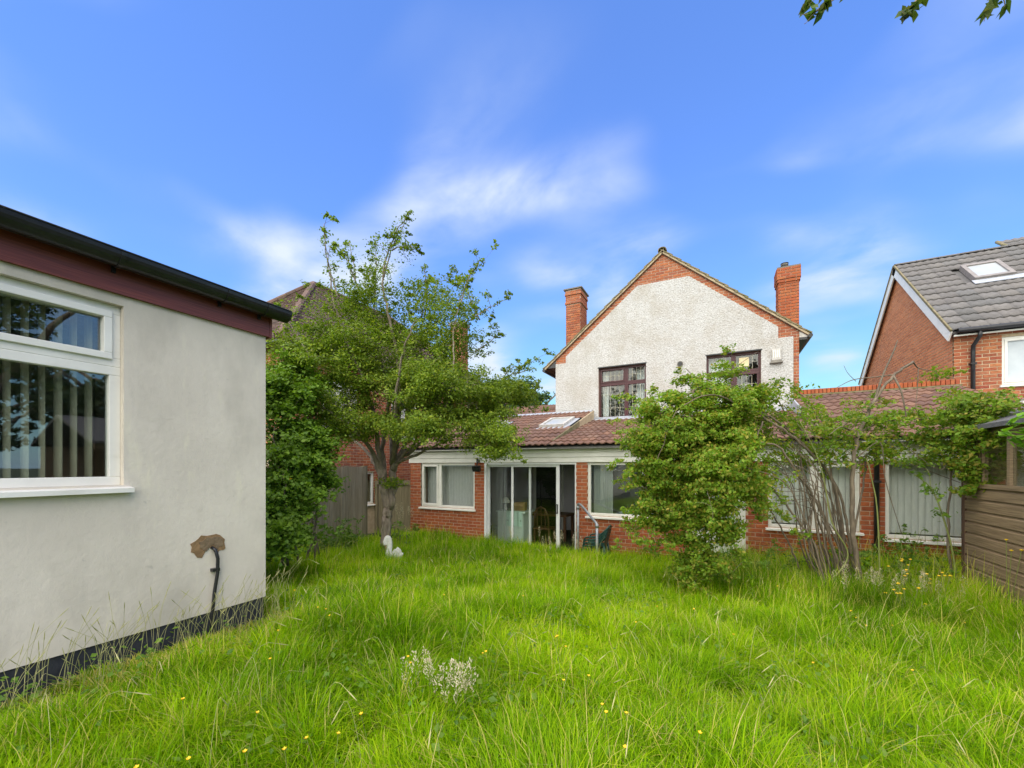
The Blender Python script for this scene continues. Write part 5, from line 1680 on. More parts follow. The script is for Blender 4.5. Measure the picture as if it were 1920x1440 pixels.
    for g in T[r.integers(len(T) // 3, len(T), 200)]:
        d = g - cc; d /= np.linalg.norm(d) + 1e-9
        p.twig_to(g + d * (.12 + .42 * r.random()) + np.array([0, 0, .10 * r.normal() - .06]), 60, .042, .05, rmax=.004)
    for c in cp[3:6]:
        p.leaf_along(c, 120, .042, .07, .55)
    p.finish(t, M_STEM, M_ROSE, 'canes', 'foliage', up=.7, aspect=.6, droop=.3, center=q(1320, 860, .2), outw=.55, zmin=.08)


build_rose()


# ---- taller single-stemmed shrub beside it, dead tops, sparse sprays
def build_stem_shrub():
    b = pt(1610, 1080, 5.4)
    base = V((b.x, b.y, gz(b.x, b.y)))
    t = thing('leggy_shrub', 'leggy shrub with one dark stem, bare dead tips and sparse leaves, right of the rose', 'shrub', base)
    p = Plant(44); r = p.r; D = 5.4
    q = lambda x, y, dd=0: tuple(pt(x, y, D + dd))
    p.limb([q(1618, 1110), q(1605, 1040), q(1598, 960), q(1600, 870), q(1615, 805), q(1640, 750), q(1675, 705), q(1712, 678)], .034, .014, n=10, jit=.006)
    p.limb([q(1640, 752), q(1655, 705, .0), q(1675, 660, .0), q(1683, 638, .0)], .016, .006, n=6)
    p.limb([q(1675, 704), q(1690, 735, -.1), q(1700, 785, -.1)], .014, .006, n=6)
    p.limb([q(1678, 702), q(1640, 707, .1), q(1600, 712, .2), q(1570, 726, .2)], .009, .004, n=5)
    p.limb([q(1605, 715, .2), q(1590, 700, .2), q(1582, 685, .2)], .004, .002, n=5)
    p.limb([q(1712, 678), q(1722, 690, .1), q(1745, 695, .1)], .010, .004, n=5)
    p.limb([q(1722, 690, .1), q(1720, 730, .1), q(1716, 770, .1)], .006, .003, n=5)
    p.limb([q(1608, 820), q(1580, 800, -.2), q(1555, 815, -.3)], .012, .004, n=6)
    p.limb([q(1612, 810), q(1660, 790, .2), q(1740, 785, .3), q(1840, 772, .4)], .012, .005, n=6)
    p.limb([q(1600, 880), q(1630, 850, .2), q(1680, 860, .2), q(1760, 890, .1), q(1800, 905, .1)], .010, .004, n=6)
    p.limb([q(1604, 860), q(1650, 830, -.1), q(1660, 900, -.1), q(1690, 1000, -.1)], .008, .004, n=6)
    blobs = []
    def bl(x, y, rx, ry, dd, rd, w):
        c = pt(x, y, D + dd)
        blobs.append(((c.x, c.y, c.z), (rx / FPX * D, rd, ry / FPX * D), w))
    bl(1640, 780, 70, 45, .1, .35, .9); bl(1580, 815, 65, 45, -.1, .3, .6); bl(1700, 790, 60, 45, .2, .3, .6); bl(1760, 790, 40, 30, .3, .3, .5)
    bl(1650, 850, 65, 45, .1, .3, .6); bl(1740, 850, 65, 40, .2, .3, .6); bl(1760, 700, 25, 14, .1, .15, .15); bl(1790, 740, 30, 30, .4, .25, .35); bl(1560, 860, 35, 35, .1, .3, .3)
    T = blob_points(r, blobs, 135)
    T = T[np.argsort(np.linalg.norm(T - np.array(q(1615, 805)), axis=1))]
    for g in T:
        p.twig_to(g, 55, .043, .085, rmax=.006)
    p.finish(t, M_STEM, M_ROSE, 'stem', 'foliage', up=.8, aspect=.6, center=q(1650, 860), outw=.3)
    # green canes
    for k, pts in enumerate(([(1560, 1090), (1590, 1040), (1560, 980), (1545, 900), (1530, 850), (1500, 790)], [(1650, 1090), (1645, 960), (1635, 900), (1625, 860)])):
        path = smooth_path([q(x, y, -.15) for x, y in pts], 6)
        MB().tube([V(a) for a in path], [.010 - .006 * i / len(path) for i in range(len(path))], 6).build('green_cane', M_STEMG, None, smooth=True,
            label=('yellow-green cane leaning left through the rose canes' if k == 0 else 'upright yellow-green cane against the brick pier right of the dark stem'), cat='cane')


build_stem_shrub()


# ---- creeper over the shed corner
def build_creeper():
    base = V((2.75, 7.45, .05))
    t = thing('shed_creeper', 'leafy rose creeper draped over the shed corner and eaves', 'creeper', base)
    p = Plant(55); r = p.r; D = 5.25
    q = lambda x, y, dd=0: tuple(pt(x, y, D + dd))
    p.limb([tuple(base), (2.74, 7.42, .9), (2.74, 7.42, 1.8), q(1815, 800, .1), q(1850, 770, -.2)], .018, .006, n=6, jit=.01)
    p.limb([q(1815, 800, .1), q(1770, 770, .2), q(1720, 790, .2)], .010, .004, n=5)
    p.limb([q(1850, 770, -.2), q(1880, 800, -.5), q(1890, 850, -.6)], .008, .004, n=5)
    p.limb([q(1850, 765, -.2), q(1890, 755, -.5), q(1940, 745, -.7)], .008, .004, n=5)
    p.limb([q(1800, 770, .1), q(1780, 850, .0), q(1760, 880, -.1), q(1690, 830, -.1)], .007, .003, n=5)
    blobs = []
    def bl(x, y, rx, ry, dd, rd, w):
        c = pt(x, y, D + dd)
        blobs.append(((c.x, c.y, c.z), (rx / FPX * D, rd, ry / FPX * D), w))
    bl(1835, 775, 50, 32, -.2, .25, 1.2); bl(1860, 820, 35, 40, -.45, .15, .8); bl(1800, 790, 45, 30, .1, .25, .8); bl(1825, 860, 20, 50, -.25, .12, .5)
    bl(1770, 830, 55, 25, .0, .25, .5); bl(1825, 905, 18, 22, -.25, .1, .25); bl(1900, 760, 40, 14, -.6, .2, .3); bl(1850, 745, 40, 15, -.1, .2, .3); bl(1790, 875, 30, 25, 0, .15, .2)
    T = blob_points(r, blobs, 125)
    T = T[np.argsort(np.linalg.norm(T - np.array(q(1815, 800)), axis=1))]
    for g in T:
        p.twig_to(g, 75, .046, .07, rmax=.005)
    p.finish(t, M_STEM, M_ROSE, 'stem', 'foliage', up=.7, aspect=.6, droop=.2, center=q(1850, 830, .6), outw=.5)
    # bright leaf sprig at the very edge
    s = pt(1915, 800, 3.6)
    t = thing('fig_sprig', 'bright lime green leafy sprig poking in at the right edge', 'plant', (s.x + .6, s.y - .5, gz(s.x, s.y)))
    p = Plant(56); r = p.r
    b = np.array([s.x + .6, s.y - .5, gz(s.x, s.y)])
    p.limb([b, b + np.array([-.05, .1, 1.0]), b + np.array([-.25, .2, 1.9]), np.array(pt(1960, 800, 3.55)), np.array(pt(1895, 805, 3.6))], .02, .004, n=6)
    p.limb([b + np.array([-.05, .1, 1.0]), np.array(pt(2010, 850, 3.4)), np.array(pt(1940, 830, 3.5))], .012, .004, n=6)
    for g in ((1900, 795), (1915, 782), (1905, 825), (1925, 815), (1935, 790), (1890, 808), (1950, 830), (1960, 780), (1980, 800), (1925, 835)):
        c = np.array(pt(g[0], g[1], 3.55))
        p.twig_to(c, 3, .11, .05, minlen=.01)
        p.lc.append(c + r.normal(size=(3, 3)) * .03); p.ls.append(np.full(3, .11))
    p.finish(t, M_STEMG, M_LIME, 'stem', 'foliage', up=1.2, aspect=.6)


build_creeper()


# ---- bramble and hedge along the left fence
def build_left_shrub():
    base = V((-5.6, 4.0, gz(-5.6, 4.0)))
    t = thing('bramble_shrub', 'tall dense bramble and ivy shrub beside the outbuilding corner', 'shrub', base)
    p = Plant(66); r = p.r; D = 5.9
    q = lambda x, y, dd=0: tuple(pt(x, y, D + dd))
    for x, y, x2, y2, x3, y3, d in ((560, 1060, 545, 900, 530, 730, .0), (540, 1060, 520, 930, 515, 800, -.4), (590, 1050, 590, 900, 570, 760, .4), (575, 1060, 600, 930, 610, 860, .3), (530, 1060, 530, 960, 540, 880, -.8), (600, 1050, 570, 820, 590, 700, .8)):
        p.limb([q(x, y, d), q(x2, y2, d), q(x3, y3, d)], .018, .006, n=6, jit=.02)
    blobs = []
    def bl(x, y, rx, ry, dd, rd, w):
        c = pt(x, y, D + dd)
        blobs.append(((c.x, c.y, c.z), (rx / FPX * D, rd, ry / FPX * D), w))
    bl(535, 760, 45, 80, 0, .6, .9); bl(545, 860, 60, 70, -.2, .6, 1.0); bl(535, 950, 45, 60, -.6, .5, .8); bl(590, 850, 35, 50, .4, .4, .5)
    bl(590, 900, 30, 35, .3, .35, .35); bl(520, 1000, 30, 35, -1.1, .3, .4); bl(570, 700, 40, 40, .6, .5, .4)
    T = blob_points(r, blobs, 260)
    T = T[np.argsort(np.linalg.norm(T - np.array(q(550, 930)), axis=1))]
    for g in T:
        p.twig_to(g, 150, .050, .14, rmax=.008)
    p.finish(t, M_STEM, M_BRAMBLE, 'stem', 'foliage', up=.9, aspect=.8, center=q(600, 950, 1.2), outw=.4, zmin=.15)
    # low weeds along the fence foot
    for k, (x, y, dd, n, lb) in enumerate(((650, 985, 8.6, 240, 'dark leafy weeds at the foot of the board fence'), (620, 1000, 7.8, 260, 'low leafy weeds left of the hawthorn trunk'), (745, 965, 9.0, 160, 'thin weeds between hawthorn trunk and brick corner'),
                                       (590, 1005, 7.2, 260, 'rank nettles between the bramble and the fence'))):
        c = pt(x, y, dd)
        g = gz(c.x, c.y)
        tt = thing('weed_clump', lb, 'weeds', (c.x, c.y, g))
        p = Plant(70 + k); r = p.r
        for i in range(14):
            a = r.random() * 6.28; d = r.random() * .5
            b = np.array([c.x + d * math.cos(a), c.y + d * math.sin(a), g])
            e = b + np.array([r.normal() * .12, r.normal() * .12, .35 + .35 * r.random()])
            pp = p.limb([b, (b + e) / 2 + r.normal(size=3) * .03, e], .006, .002, n=4, per=3, node=False)
            p.leaf_along(pp, n // 10, .075, .07, .25)
        p.finish(tt, M_STEMG, M_HERB, 'stems', 'foliage', up=1.0, aspect=.5)


build_left_shrub()


# ---- dense low weeds under the canes and by the right window
def build_right_weeds():
    spots = [(1735, 1010, 6.1, .75, 620, .7, 'dark bushy weed clump under the wide window'), (1500, 1060, 5.9, .62, 620, .9, 'rank weeds around the foot of the rose canes'),
             (1400, 1065, 5.8, .40, 420, .9, 'leafy weeds below the hanging rose mound'), (1640, 1050, 5.8, .7, 480, .6, 'thin leafy weeds at the dark stem'),
             (1790, 1060, 5.0, .6, 460, .5, 'tall weeds against the shed boards')]
    for k, (x, y, D, h, n, sp, lb) in enumerate(spots):
        c = pt(x, y, D); g = gz(c.x, c.y)
        t = thing('weed_clump', lb, 'weeds', (c.x, c.y, g))
        p = Plant(90 + k); r = p.r
        for i in range(22):
            a = r.random() * 6.28; d = r.random() ** .5 * sp
            b = np.array([c.x + d * math.cos(a), c.y + d * math.sin(a) * .6, g])
            e = b + np.array([r.normal() * .1, r.normal() * .1, h * (.6 + .7 * r.random())])
            pp = p.limb([b, (b + e) / 2 + r.normal(size=3) * .03, e], .005, .002, n=4, per=3, node=False)
            p.leaf_along(pp, n // 10, .055, .07, .2)
        p.finish(t, M_STEMG, M_HERB, 'stems', 'foliage', up=1.0, aspect=.5)
    # thorny sucker with small leaves in front of the wide window
    t0 = pt(1790, 1080, 5.0)
    t = thing('thorny_sucker', 'tall thorny rose sucker leaning across the wide window', 'plant', (t0.x, t0.y, gz(t0.x, t0.y)))
    p = Plant(99); r = p.r
    q = lambda x, y: tuple(pt(x, y, 5.0))
    a = p.limb([q(1800, 1130), q(1785, 1030), q(1765, 960), q(1745, 915), q(1715, 890)], .012, .004, n=6)
    b = p.limb([q(1745, 915), q(1738, 880), q(1700, 860)], .005, .002, n=5)
    p.leaf_along(a, 120, .05, .07, .2); p.leaf_along(b, 60, .045, .05, .2)
    p.finish(t, M_STEMG, M_HERB, 'stem', 'foliage', up=.8)


build_right_weeds()


# ---- trees beyond and behind
def simple_tree(name, label, base, h, rad, seed, lm, nt, nl, ls, crown_lo=.3, bark=None, group=None):
    t = thing(name, label, 'tree', base, group)
    p = Plant(seed); r = p.r
    b = np.array(base, float)
    top = b + np.array([0, 0, h * .75])
    p.limb([b - np.array([0, 0, .2]), b + np.array([.05, .03, h * .3]), top], h * .03, h * .006, n=8, jit=.02)
    for k in range(7):
        a = k * .9 + r.random(); z = h * (.3 + .06 * k)
        s = b + np.array([0, 0, z])
        p.limb([s, s + np.array([math.cos(a), math.sin(a), .5]) * rad * .4, s + np.array([math.cos(a), math.sin(a), .6]) * rad * .75], h * .012, h * .004, n=6, jit=.03)
    blobs = []
    for k in range(9):
        a = r.random() * 6.28; d = rad * .55 * r.random() ** .5
        blobs.append(((b[0] + d * math.cos(a), b[1] + d * math.sin(a), b[2] + h * (crown_lo + .15 + (.9 - crown_lo - .15) * r.random())), (rad * .5, rad * .5, h * .16), 1))
    T = blob_points(r, blobs, nt)
    T = T[np.argsort(np.linalg.norm(T - (b + np.array([0, 0, h * .4])), axis=1))]
    for g in T:
        p.twig_to(g, nl, ls, rad * .10, rmax=h * .006)
    p.finish(t, bark or M_BARK, lm, up=.7, center=tuple(b + np.array([0, 0, h * .5])), outw=.6)


simple_tree('background_tree', 'round dark green tree behind the house, left of the gable', (-13.3, 30.5, 0), 9.4, 3.6, 101, M_FARLEAF, 220, 110, .22, crown_lo=.15)
simple_tree('background_tree', 'second far green tree showing between hawthorn and gable', (-15.2, 28.0, 0), 8.2, 3.2, 102, M_FARLEAF, 170, 80, .22, crown_lo=.15)


def conifer(label, base, h, rad, seed):
    t = thing('conifer_tree', label, 'tree', base, 'conifers behind the camera mirrored in the windows')
    p = Plant(seed); r = p.r
    b = np.array(base, float)
    p.limb([b - np.array([0, 0, .2]), b + np.array([0, 0, h * .5]), b + np.array([0, 0, h])], h * .022, .02, n=8)
    for k in range(120):
        f = r.random() ** .8
        z = h * (.06 + .92 * f); a = r.random() * 6.28
        L = rad * (1.02 - f) * (.7 + .5 * r.random()) + .1
        s = b + np.array([0, 0, z]); e = s + np.array([math.cos(a) * L, math.sin(a) * L, -.12 * L])
        pp = p.limb([s, (s + e) / 2 + np.array([0, 0, .06 * L]), e], .03, .006, n=4, per=3, node=False)
        p.leaf_along(pp, 60, .20, .16, .15)
    p.finish(t, M_BARK, M_CONIF, up=.4, aspect=.35)


for k, (x, y, h, rd) in enumerate(((-7, -18, 12, 3.0), (-2.5, -20, 14, 3.4), (3, -19, 11, 3.0), (8.5, -17, 13, 3.2), (-12, -19, 12, 3.2))):
    conifer('dark conifer behind the photographer, ' + ('second', 'middle', 'fourth', 'rightmost', 'leftmost')[k] + ' of five mirrored in the upstairs windows', (x, y, .6), h, rd, 120 + k)


def build_overhang():
    """broad-leaved tree right of the camera: fills the outbuilding window's reflection, its tips hang into the top right"""
    base = V((6.2, 2.2, .5))
    t = thing('overhanging_tree', 'tree outside the right edge whose leafy twig tips hang into the top right sky', 'tree', base)
    p = Plant(140); r = p.r
    p.limb([(6.2, 2.2, .3), (6.2, 2.3, 1.6), (6.0, 2.4, 3.2), (5.6, 2.6, 4.8), (5.2, 2.7, 6.6)], .22, .06, n=10, jit=.02)
    p.limb([(6.1, 2.3, 2.2), (5.4, 2.9, 3.8), (4.4, 3.4, 5.0), (3.4, 3.8, 5.8)], .10, .03, n=8, jit=.02)
    p.limb([(6.0, 2.4, 3.2), (6.6, 1.4, 4.6), (7.0, .6, 5.8)], .10, .03, n=8, jit=.02)
    p.limb([(5.9, 2.4, 3.4), (5.2, 1.8, 4.8), (4.6, 1.4, 5.8)], .09, .03, n=8, jit=.02)
    tips = [([(1900, -160), (1840, -80), (1770, -30), (1720, 0), (1700, 25), (1690, 45)], 3.0, 26), ([(1920, -160), (1890, -60), (1870, -20), (1855, 10), (1845, 40)], 2.9, 30),
            ([(1700, -140), (1640, -60), (1590, -20), (1540, 15), (1508, 45)], 3.0, 12), ([(1620, -45), (1570, -10), (1530, 20), (1502, 28)], 3.0, 14), ([(1600, -60), (1545, -20), (1520, 5)], 3.0, 22), ([(1890, -90), (1882, -30), (1884, 18)], 2.9, 14)]
    for pts, d, n in tips:
        st = p.limb([tuple(pt(x, y, d)) for x, y in pts], .010, .0018, n=5, jit=.004)
        p.leaf_along(st, n, .085, .022, .35)
    for a in ([(3.4, 3.8, 5.8), tuple(pt(1900, -160, 3.0))], [(3.4, 3.8, 5.8), (2.6, 3.9, 6.0), tuple(pt(1700, -140, 3.0))], [(3.4, 3.8, 5.8), tuple(pt(1920, -160, 2.9))]):
        p.limb([np.array(v) for v in a], .02, .010, n=6)
    blobs = [((5.6, 2.4, 5.6), (1.5, 1.5, 1.4), 2.0), ((6.6, 1.2, 5.0), (1.3, 1.3, 1.2), 1.4), ((5.0, 1.6, 4.6), (1.0, 1.1, .9), 1.2), ((6.4, 3.2, 4.6), (1.1, 1.0, 1.1), 1.2),
             ((5.6, 2.4, 3.6), (1.2, 1.2, .7), 1.0), ((5.2, 3.2, 6.4), (1.2, 1.0, .9), 1.0)]
    T = blob_points(r, blobs, 170)
    T = T[np.argsort(np.linalg.norm(T - np.array([6.0, 2.4, 3.2]), axis=1))]
    for g in T:
        p.twig_to(g, 55, .10, .2, rmax=.03)
    p.finish(t, M_BARK, M_OVER, up=.6, aspect=.5, droop=.4)


build_overhang()
for k, (x, y, h, rd, lb) in enumerate(((9.5, 3.0, 7.5, 2.6, 'tall tree beyond the shed, mirrored in the outbuilding glass'), (10.5, 6.5, 6.5, 2.4, 'leafy tree far behind the shed, mirrored low in the outbuilding glass'), (9.0, -.5, 7.0, 2.6, 'broad tree right of the photographer, mirrored at the left of the outbuilding glass'))):
    simple_tree('side_tree', lb, (x, y, .3), h, rd, 150 + k, M_FARLEAF, 150, 70, .16, crown_lo=.05)

# ------------------------------------------------------------------ small garden things
def build_swan():
    c = pt(736, 1030, 7.15)
    g = gz(c.x, c.y)
    b = V((c.x, c.y, g - .07))
    R, F = V((CS, SN, 0)) * .66, V((-SN, CS, 0)) * .66      # picture-right and away
    Z = V((0, 0, .80))
    t = thing('swan_planter', 'white painted stone swan planter at the foot of the hawthorn', 'ornament', b)
    # body: loft of ellipses, tail lifted to the right
    secs = [(-.20, .10, .05, .16), (-.15, .13, .10, .17), (-.05, .16, .14, .18), (.06, .155, .14, .20), (.16, .12, .11, .24), (.24, .06, .06, .30), (.28, .015, .02, .34)]
    mb = MB(); n = 14
    for (s, w, h, z) in secs:
        for k in range(n):
            a = 2 * math.pi * k / n
            mb.v.append(tuple(b + R * s + F * (w * math.cos(a)) + Z * (z + h * math.sin(a))))
    for i in range(len(secs) - 1):
        for k in range(n):
            k2 = (k + 1) % n
            mb.f.append((i * n + k, i * n + k2, (i + 1) * n + k2, (i + 1) * n + k))
    mb.f.append(tuple(range(n))[::-1]); mb.f.append(tuple((len(secs) - 1) * n + k for k in range(n)))
    mb.build('body', M_STONE, t, smooth=True)
    P = lambda s, z, f=0: b + R * s + Z * z + F * f
    nk = smooth_path([P(-.10, .18), P(-.10, .34), P(-.085, .47), P(-.075, .58), P(-.09, .66), P(-.125, .69), P(-.16, .665), P(-.175, .60), P(-.172, .53)], 5)
    k = len(nk)
    rad = [.060 - .020 * min(1, i / (k * .5)) if i < k * .75 else .040 + .008 * math.sin((i - k * .75) / (k * .25) * math.pi) for i in range(k)]
    nn = MB().tube([V(a) for a in nk], rad, 12).build('neck', M_STONE, t, smooth=True)
    MB().tube([P(-.172, .53), P(-.172, .48), P(-.17, .44)], [.02, .014, .006], 8).build('beak', M_CARD, nn, smooth=True)
    for sd in (-1, 1):
        w = MB()
        a = [P(-.10, .20, sd * .16), P(.0, .38, sd * .175), P(.10, .47, sd * .15), P(.20, .40, sd * .12), P(.25, .27, sd * .09), P(.10, .17, sd * .15)]
        w.hexa(a, [p - F * (sd * .035) for p in a])
        w.build('wing', M_STONE, t, bevel=.012)


build_swan()


def build_rail():
    t = thing('handrail', 'bent galvanised pipe handrail beside the patio door', 'handrail', (-2.3, 7.8, .1))
    a = V((-2.56, 8.15, 0)); b = V((-1.98, 7.45, 0))
    MB().tube([a + Z * 0, a + Z * .6, a + Z * 1.17], .026, 12).build('post', M_GALV, t, smooth=True)
    MB().tube([b + Z * 0, b + Z * .5, b + Z * .92], .026, 12).build('post', M_GALV, t, smooth=True)
    d = (b - a)
    pth = smooth_path([a + Z * 1.14, a + Z * 1.20, a + d * .03 + Z * 1.235, a + d * .12 + Z * 1.235, a + d * .3 + Z * 1.19, a + d * .75 + Z * 1.03, a + d * .97 + Z * .95, b + Z * .90], 4)
    MB().tube([V(p) for p in pth], .024, 12).build('rail', M_GALV, t, smooth=True)
    for p, z in ((a, 1.13), (b, .88)):
        MB().tube([p + Z * z, p + Z * (z + .06)], .033, 12).build('collar', M_GALV, t, smooth=True)


build_rail()


def build_chairs():
    labels = ['dark green plastic garden chair at the bottom of the stack by the handrail', 'dark green plastic chair, second from the bottom of the stack', 'dark green plastic chair, third from the bottom of the stack', 'dark green plastic garden chair on top of the stack by the handrail']
    B = V((-2.16, 8.0, .0))
    proto = None
    def make(name, lb):
        t = thing(name, lb, 'chair', B, 'stacked green garden chairs')
        # chair faces -X; seat 0.4 high
        def q(x, y, z): return B + V((x, y, z))
        s = [(-.22, -.20), (.2, -.18), (.2, .18), (-.22, .20)]
        lo = [q(x, y, .40 - .03 * (x > 0)) for x, y in s]
        MB().hexa(lo, [p + Z * .018 for p in lo]).build('seat', M_GREENP, t)
        for i in range(5):
            y = -.16 + i * .08
            pth = [q(.19, y, .38), q(.235, y * 1.03, .58), q(.285, y * 1.05, .82)]
            mb = MB()
            sec = [(p + YP * -.028, p + YP * .028) for p in pth]
            for (a0, a1), (b0, b1) in zip(sec[:-1], sec[1:]):
                mb.hexa([a0, a1, b1, b0], [v + XP * .012 for v in (a0, a1, b1, b0)])
            mb.build('back_slat', M_GREENP, t)
        MB().tube([q(.285, -.2, .80), q(.295, -.1, .855), q(.295, .1, .855), q(.285, .2, .80)], .018, 8).build('top_rail', M_GREENP, t, smooth=True)
        for sd in (-1, 1):
            MB().tube([V(p) for p in smooth_path([q(.29, sd * .205, .82), q(.20, sd * .235, .72), q(.06, sd * .25, .60), q(-.16, sd * .24, .58), q(-.235, sd * .23, .52), q(-.24, sd * .215, .40)], 4)], .019, 8).build('armrest', M_GREENP, t, smooth=True)
            MB().tube([q(-.24, sd * .215, .42), q(-.275, sd * .235, 0)], [.022, .018], 8).build('leg', M_GREENP, t, smooth=True)
            MB().tube([q(.2, sd * .19, .40), q(.285, sd * .225, 0)], [.022, .018], 8).build('leg', M_GREENP, t, smooth=True)
        return t
    proto = make('garden_chair', labels[0])
    kids = [o for o in bpy.data.objects if o.parent == proto]
    proto.scale = (.85, .85, .80)
    for k in range(1, 4):
        c = proto.copy(); COL.objects.link(c)
        c.location = B + V((.012 * k, 0, .055 * k)); c['label'] = labels[k]
        for ch in kids:
            d = ch.copy(); COL.objects.link(d); d.parent = c; d.matrix_parent_inverse = ch.matrix_parent_inverse.copy()


build_chairs()

# ------------------------------------------------------------------ grass
M_GRASS = leaf_mat('grass_blade', [(.085, .19, .003), (.19, .37, .004), (.30, .48, .005), (.42, .54, .012), (.55, .48, .11), (.64, .54, .26)], trans=.42, rough=.6, spec=.08,
                   nscale=.9, patch=((.72, .80, .85), (1.2, 1.14, 1.0)), tip=True)
M_STALK = mat('straw_stalk', (.46, .42, .20), (.36, .36, .13), rough=.8, scale=6)
M_STRAW = mat('dry_panicle', (.66, .58, .42), (.55, .46, .31), rough=.8, scale=30)


def lawn_ok(x, y):
    ok = (y < 8.33) & (x > -7.62) & (x < 6.0)
    ok &= ~((x < -3.69) & (y < 2.42))
    ok &= ~((x > 2.82) & (y > 3.3) & (y < 7.4))
    return ok


def low_noise(x, y, seed, f):
    r = np.random.default_rng(seed)
    v = np.zeros_like(x)
    for k in range(7):
        a = r.random() * 6.28; ff = f * (.6 + 1.1 * r.random()); ph = r.random() * 6.28
        v += np.sin((x * math.cos(a) + y * math.sin(a)) * ff + ph)
    return v / 7 * 1.6


def build_grass():
    r = np.random.default_rng(5)
    # tufts, denser near the camera
    N0 = 97000
    t = 1.25 + 9.6 * r.random(N0) ** 1.15
    u = -1.40 + 3.05 * r.random(N0)
    x = (-SN + u * CS) * t; y = (CS + u * SN) * t
    ok = lawn_ok(x, y)
    x, y, t = x[ok], y[ok], t[ok]
    # thin where image-space density is already high
    keep = r.random(len(x)) < np.clip(.42 + .10 * t, 0, 1)
    x, y, t = x[keep], y[keep], t[keep]
    n = len(x)
    hn = low_noise(x, y, 1, 2.2); hn2 = low_noise(x, y, 2, 6.0); tn = low_noise(x, y, 3, 1.6); tn2 = low_noise(x, y, 8, 5.0)
    hn3 = low_noise(x, y, 12, 14.0)
    hgt = np.clip(.205 + .06 * hn + .07 * hn2 + .07 * hn3, .06, .55)
    hgt += .07 * np.clip((y - 6.0) / 2.2, 0, 1) + .10 * np.clip((x - 1.2) / 1.5, 0, 1)
    edge = np.clip(1.25 - np.abs(x + 3.62) / .5, 0, 1) * (y < 2.6)
    hgt *= 1 - .68 * edge
    rank = np.clip((x + .6) / 1.0, 0, 1) * np.clip((y - 5.2) / 1.0, 0, 1)
    hgt += .26 * rank + .16 * np.exp(-((x + 6.3) ** 2 + (y - 7.6) ** 2) / 1.2) + .10 * np.exp(-((x + 5.3) ** 2 + (y - 5.4) ** 2) / .5) + .16 * np.exp(-((x + 2.1) ** 2 + (y - 7.1) ** 2) / .35)
    laz = low_noise(x, y, 4, 3.2) * 3.6 + .6
    B = 9
    tid = np.repeat(np.arange(n), B)
    m = len(tid)
    rad = .035 + .02 * r.random(m)
    ang = r.random(m) * 2 * math.pi
    bx = x[tid] + np.cos(ang) * rad * r.random(m) * 1.6; by = y[tid] + np.sin(ang) * rad * r.random(m) * 1.6
    ok = lawn_ok(bx, by)
    tid, bx, by, ang = tid[ok], bx[ok], by[ok], ang[ok]
    m = len(tid)
    h = hgt[tid] * (.55 + .75 * r.random(m))
    tall = r.random(m) < .022
    h = np.where(tall, h * 1.5, h)
    lean = np.where(tall, .25 + .6 * r.random(m), .2 + 1.15 * r.random(m) ** 1.2)
    az = np.where(r.random(m) < .38, laz[tid] + r.normal(size=m) * .6, ang)
    w = (.0013 + .0016 * r.random(m)) * (1 + .13 * t[tid]) * np.where(tall, .7, 1)
    bz = gz_np(bx, by) - .01
    dx, dy = np.cos(az), np.sin(az)
    sx, sy = -np.sin(az + r.normal(size=m) * .5), np.cos(az)
    lv = np.array([0, .36, .72, 1.0]); wd = np.array([1, .9, .6, 0.0])
    P = np.empty((m, 7, 3), dtype=np.float32); k = 0
    for j, s in enumerate(lv):
        off = lean * h * s ** 2.0 * .85
        px = bx + dx * off; py = by + dy * off
        pz = bz + h * (s - .34 * lean * s ** 2.4)
        if j < 3:
            P[:, k, 0] = px + sx * w * wd[j]; P[:, k, 1] = py + sy * w * wd[j]; P[:, k, 2] = pz
            P[:, k + 1, 0] = px - sx * w * wd[j]; P[:, k + 1, 1] = py - sy * w * wd[j]; P[:, k + 1, 2] = pz
            k += 2
        else:
            P[:, 6, 0] = px; P[:, 6, 1] = py; P[:, 6, 2] = pz
    near = t[tid] < 4.2
    P5 = P[~near][:, [0, 1, 4, 5, 6]]            # two segments are enough far off
    P7 = P[near]
    base = np.arange(len(P7))[:, None] * 7
    T = np.array([0, 1, 3, 0, 3, 2, 2, 3, 5, 2, 5, 4, 4, 5, 6])
    tris = (base + T[None, :]).reshape(-1, 3)
    b5 = len(P7) * 7 + np.arange(len(P5))[:, None] * 5
    tris = np.concatenate([tris, (b5 + np.array([0, 1, 3, 0, 3, 2, 2, 3, 4])[None, :]).reshape(-1, 3)])
    allv = np.concatenate([P7.reshape(-1, 3), P5.reshape(-1, 3)])
    tone = .29 + .13 * tn[tid] + .17 * tn2[tid] + .15 * r.normal(size=m)
    dry = r.random(m) < (.075 + .10 * np.clip(tn2[tid] - .25, 0, 1) + .35 * edge[tid] + .12 * rank[tid])
    tone = np.where(dry, .72 + .25 * r.random(m), np.clip(tone, 0, .62))
    tone = np.where(tall & (r.random(m) < .7), .66 + .3 * r.random(m), tone)
    np_mesh('grass', allv, tris, M_GRASS, smooth=True, attrs={'tone': np.concatenate([np.repeat(tone[near], 7), np.repeat(tone[~near], 5)])}, kind='stuff',
            label='long unmown bright green grass covering the garden', cat='grass')
    pass


build_grass()


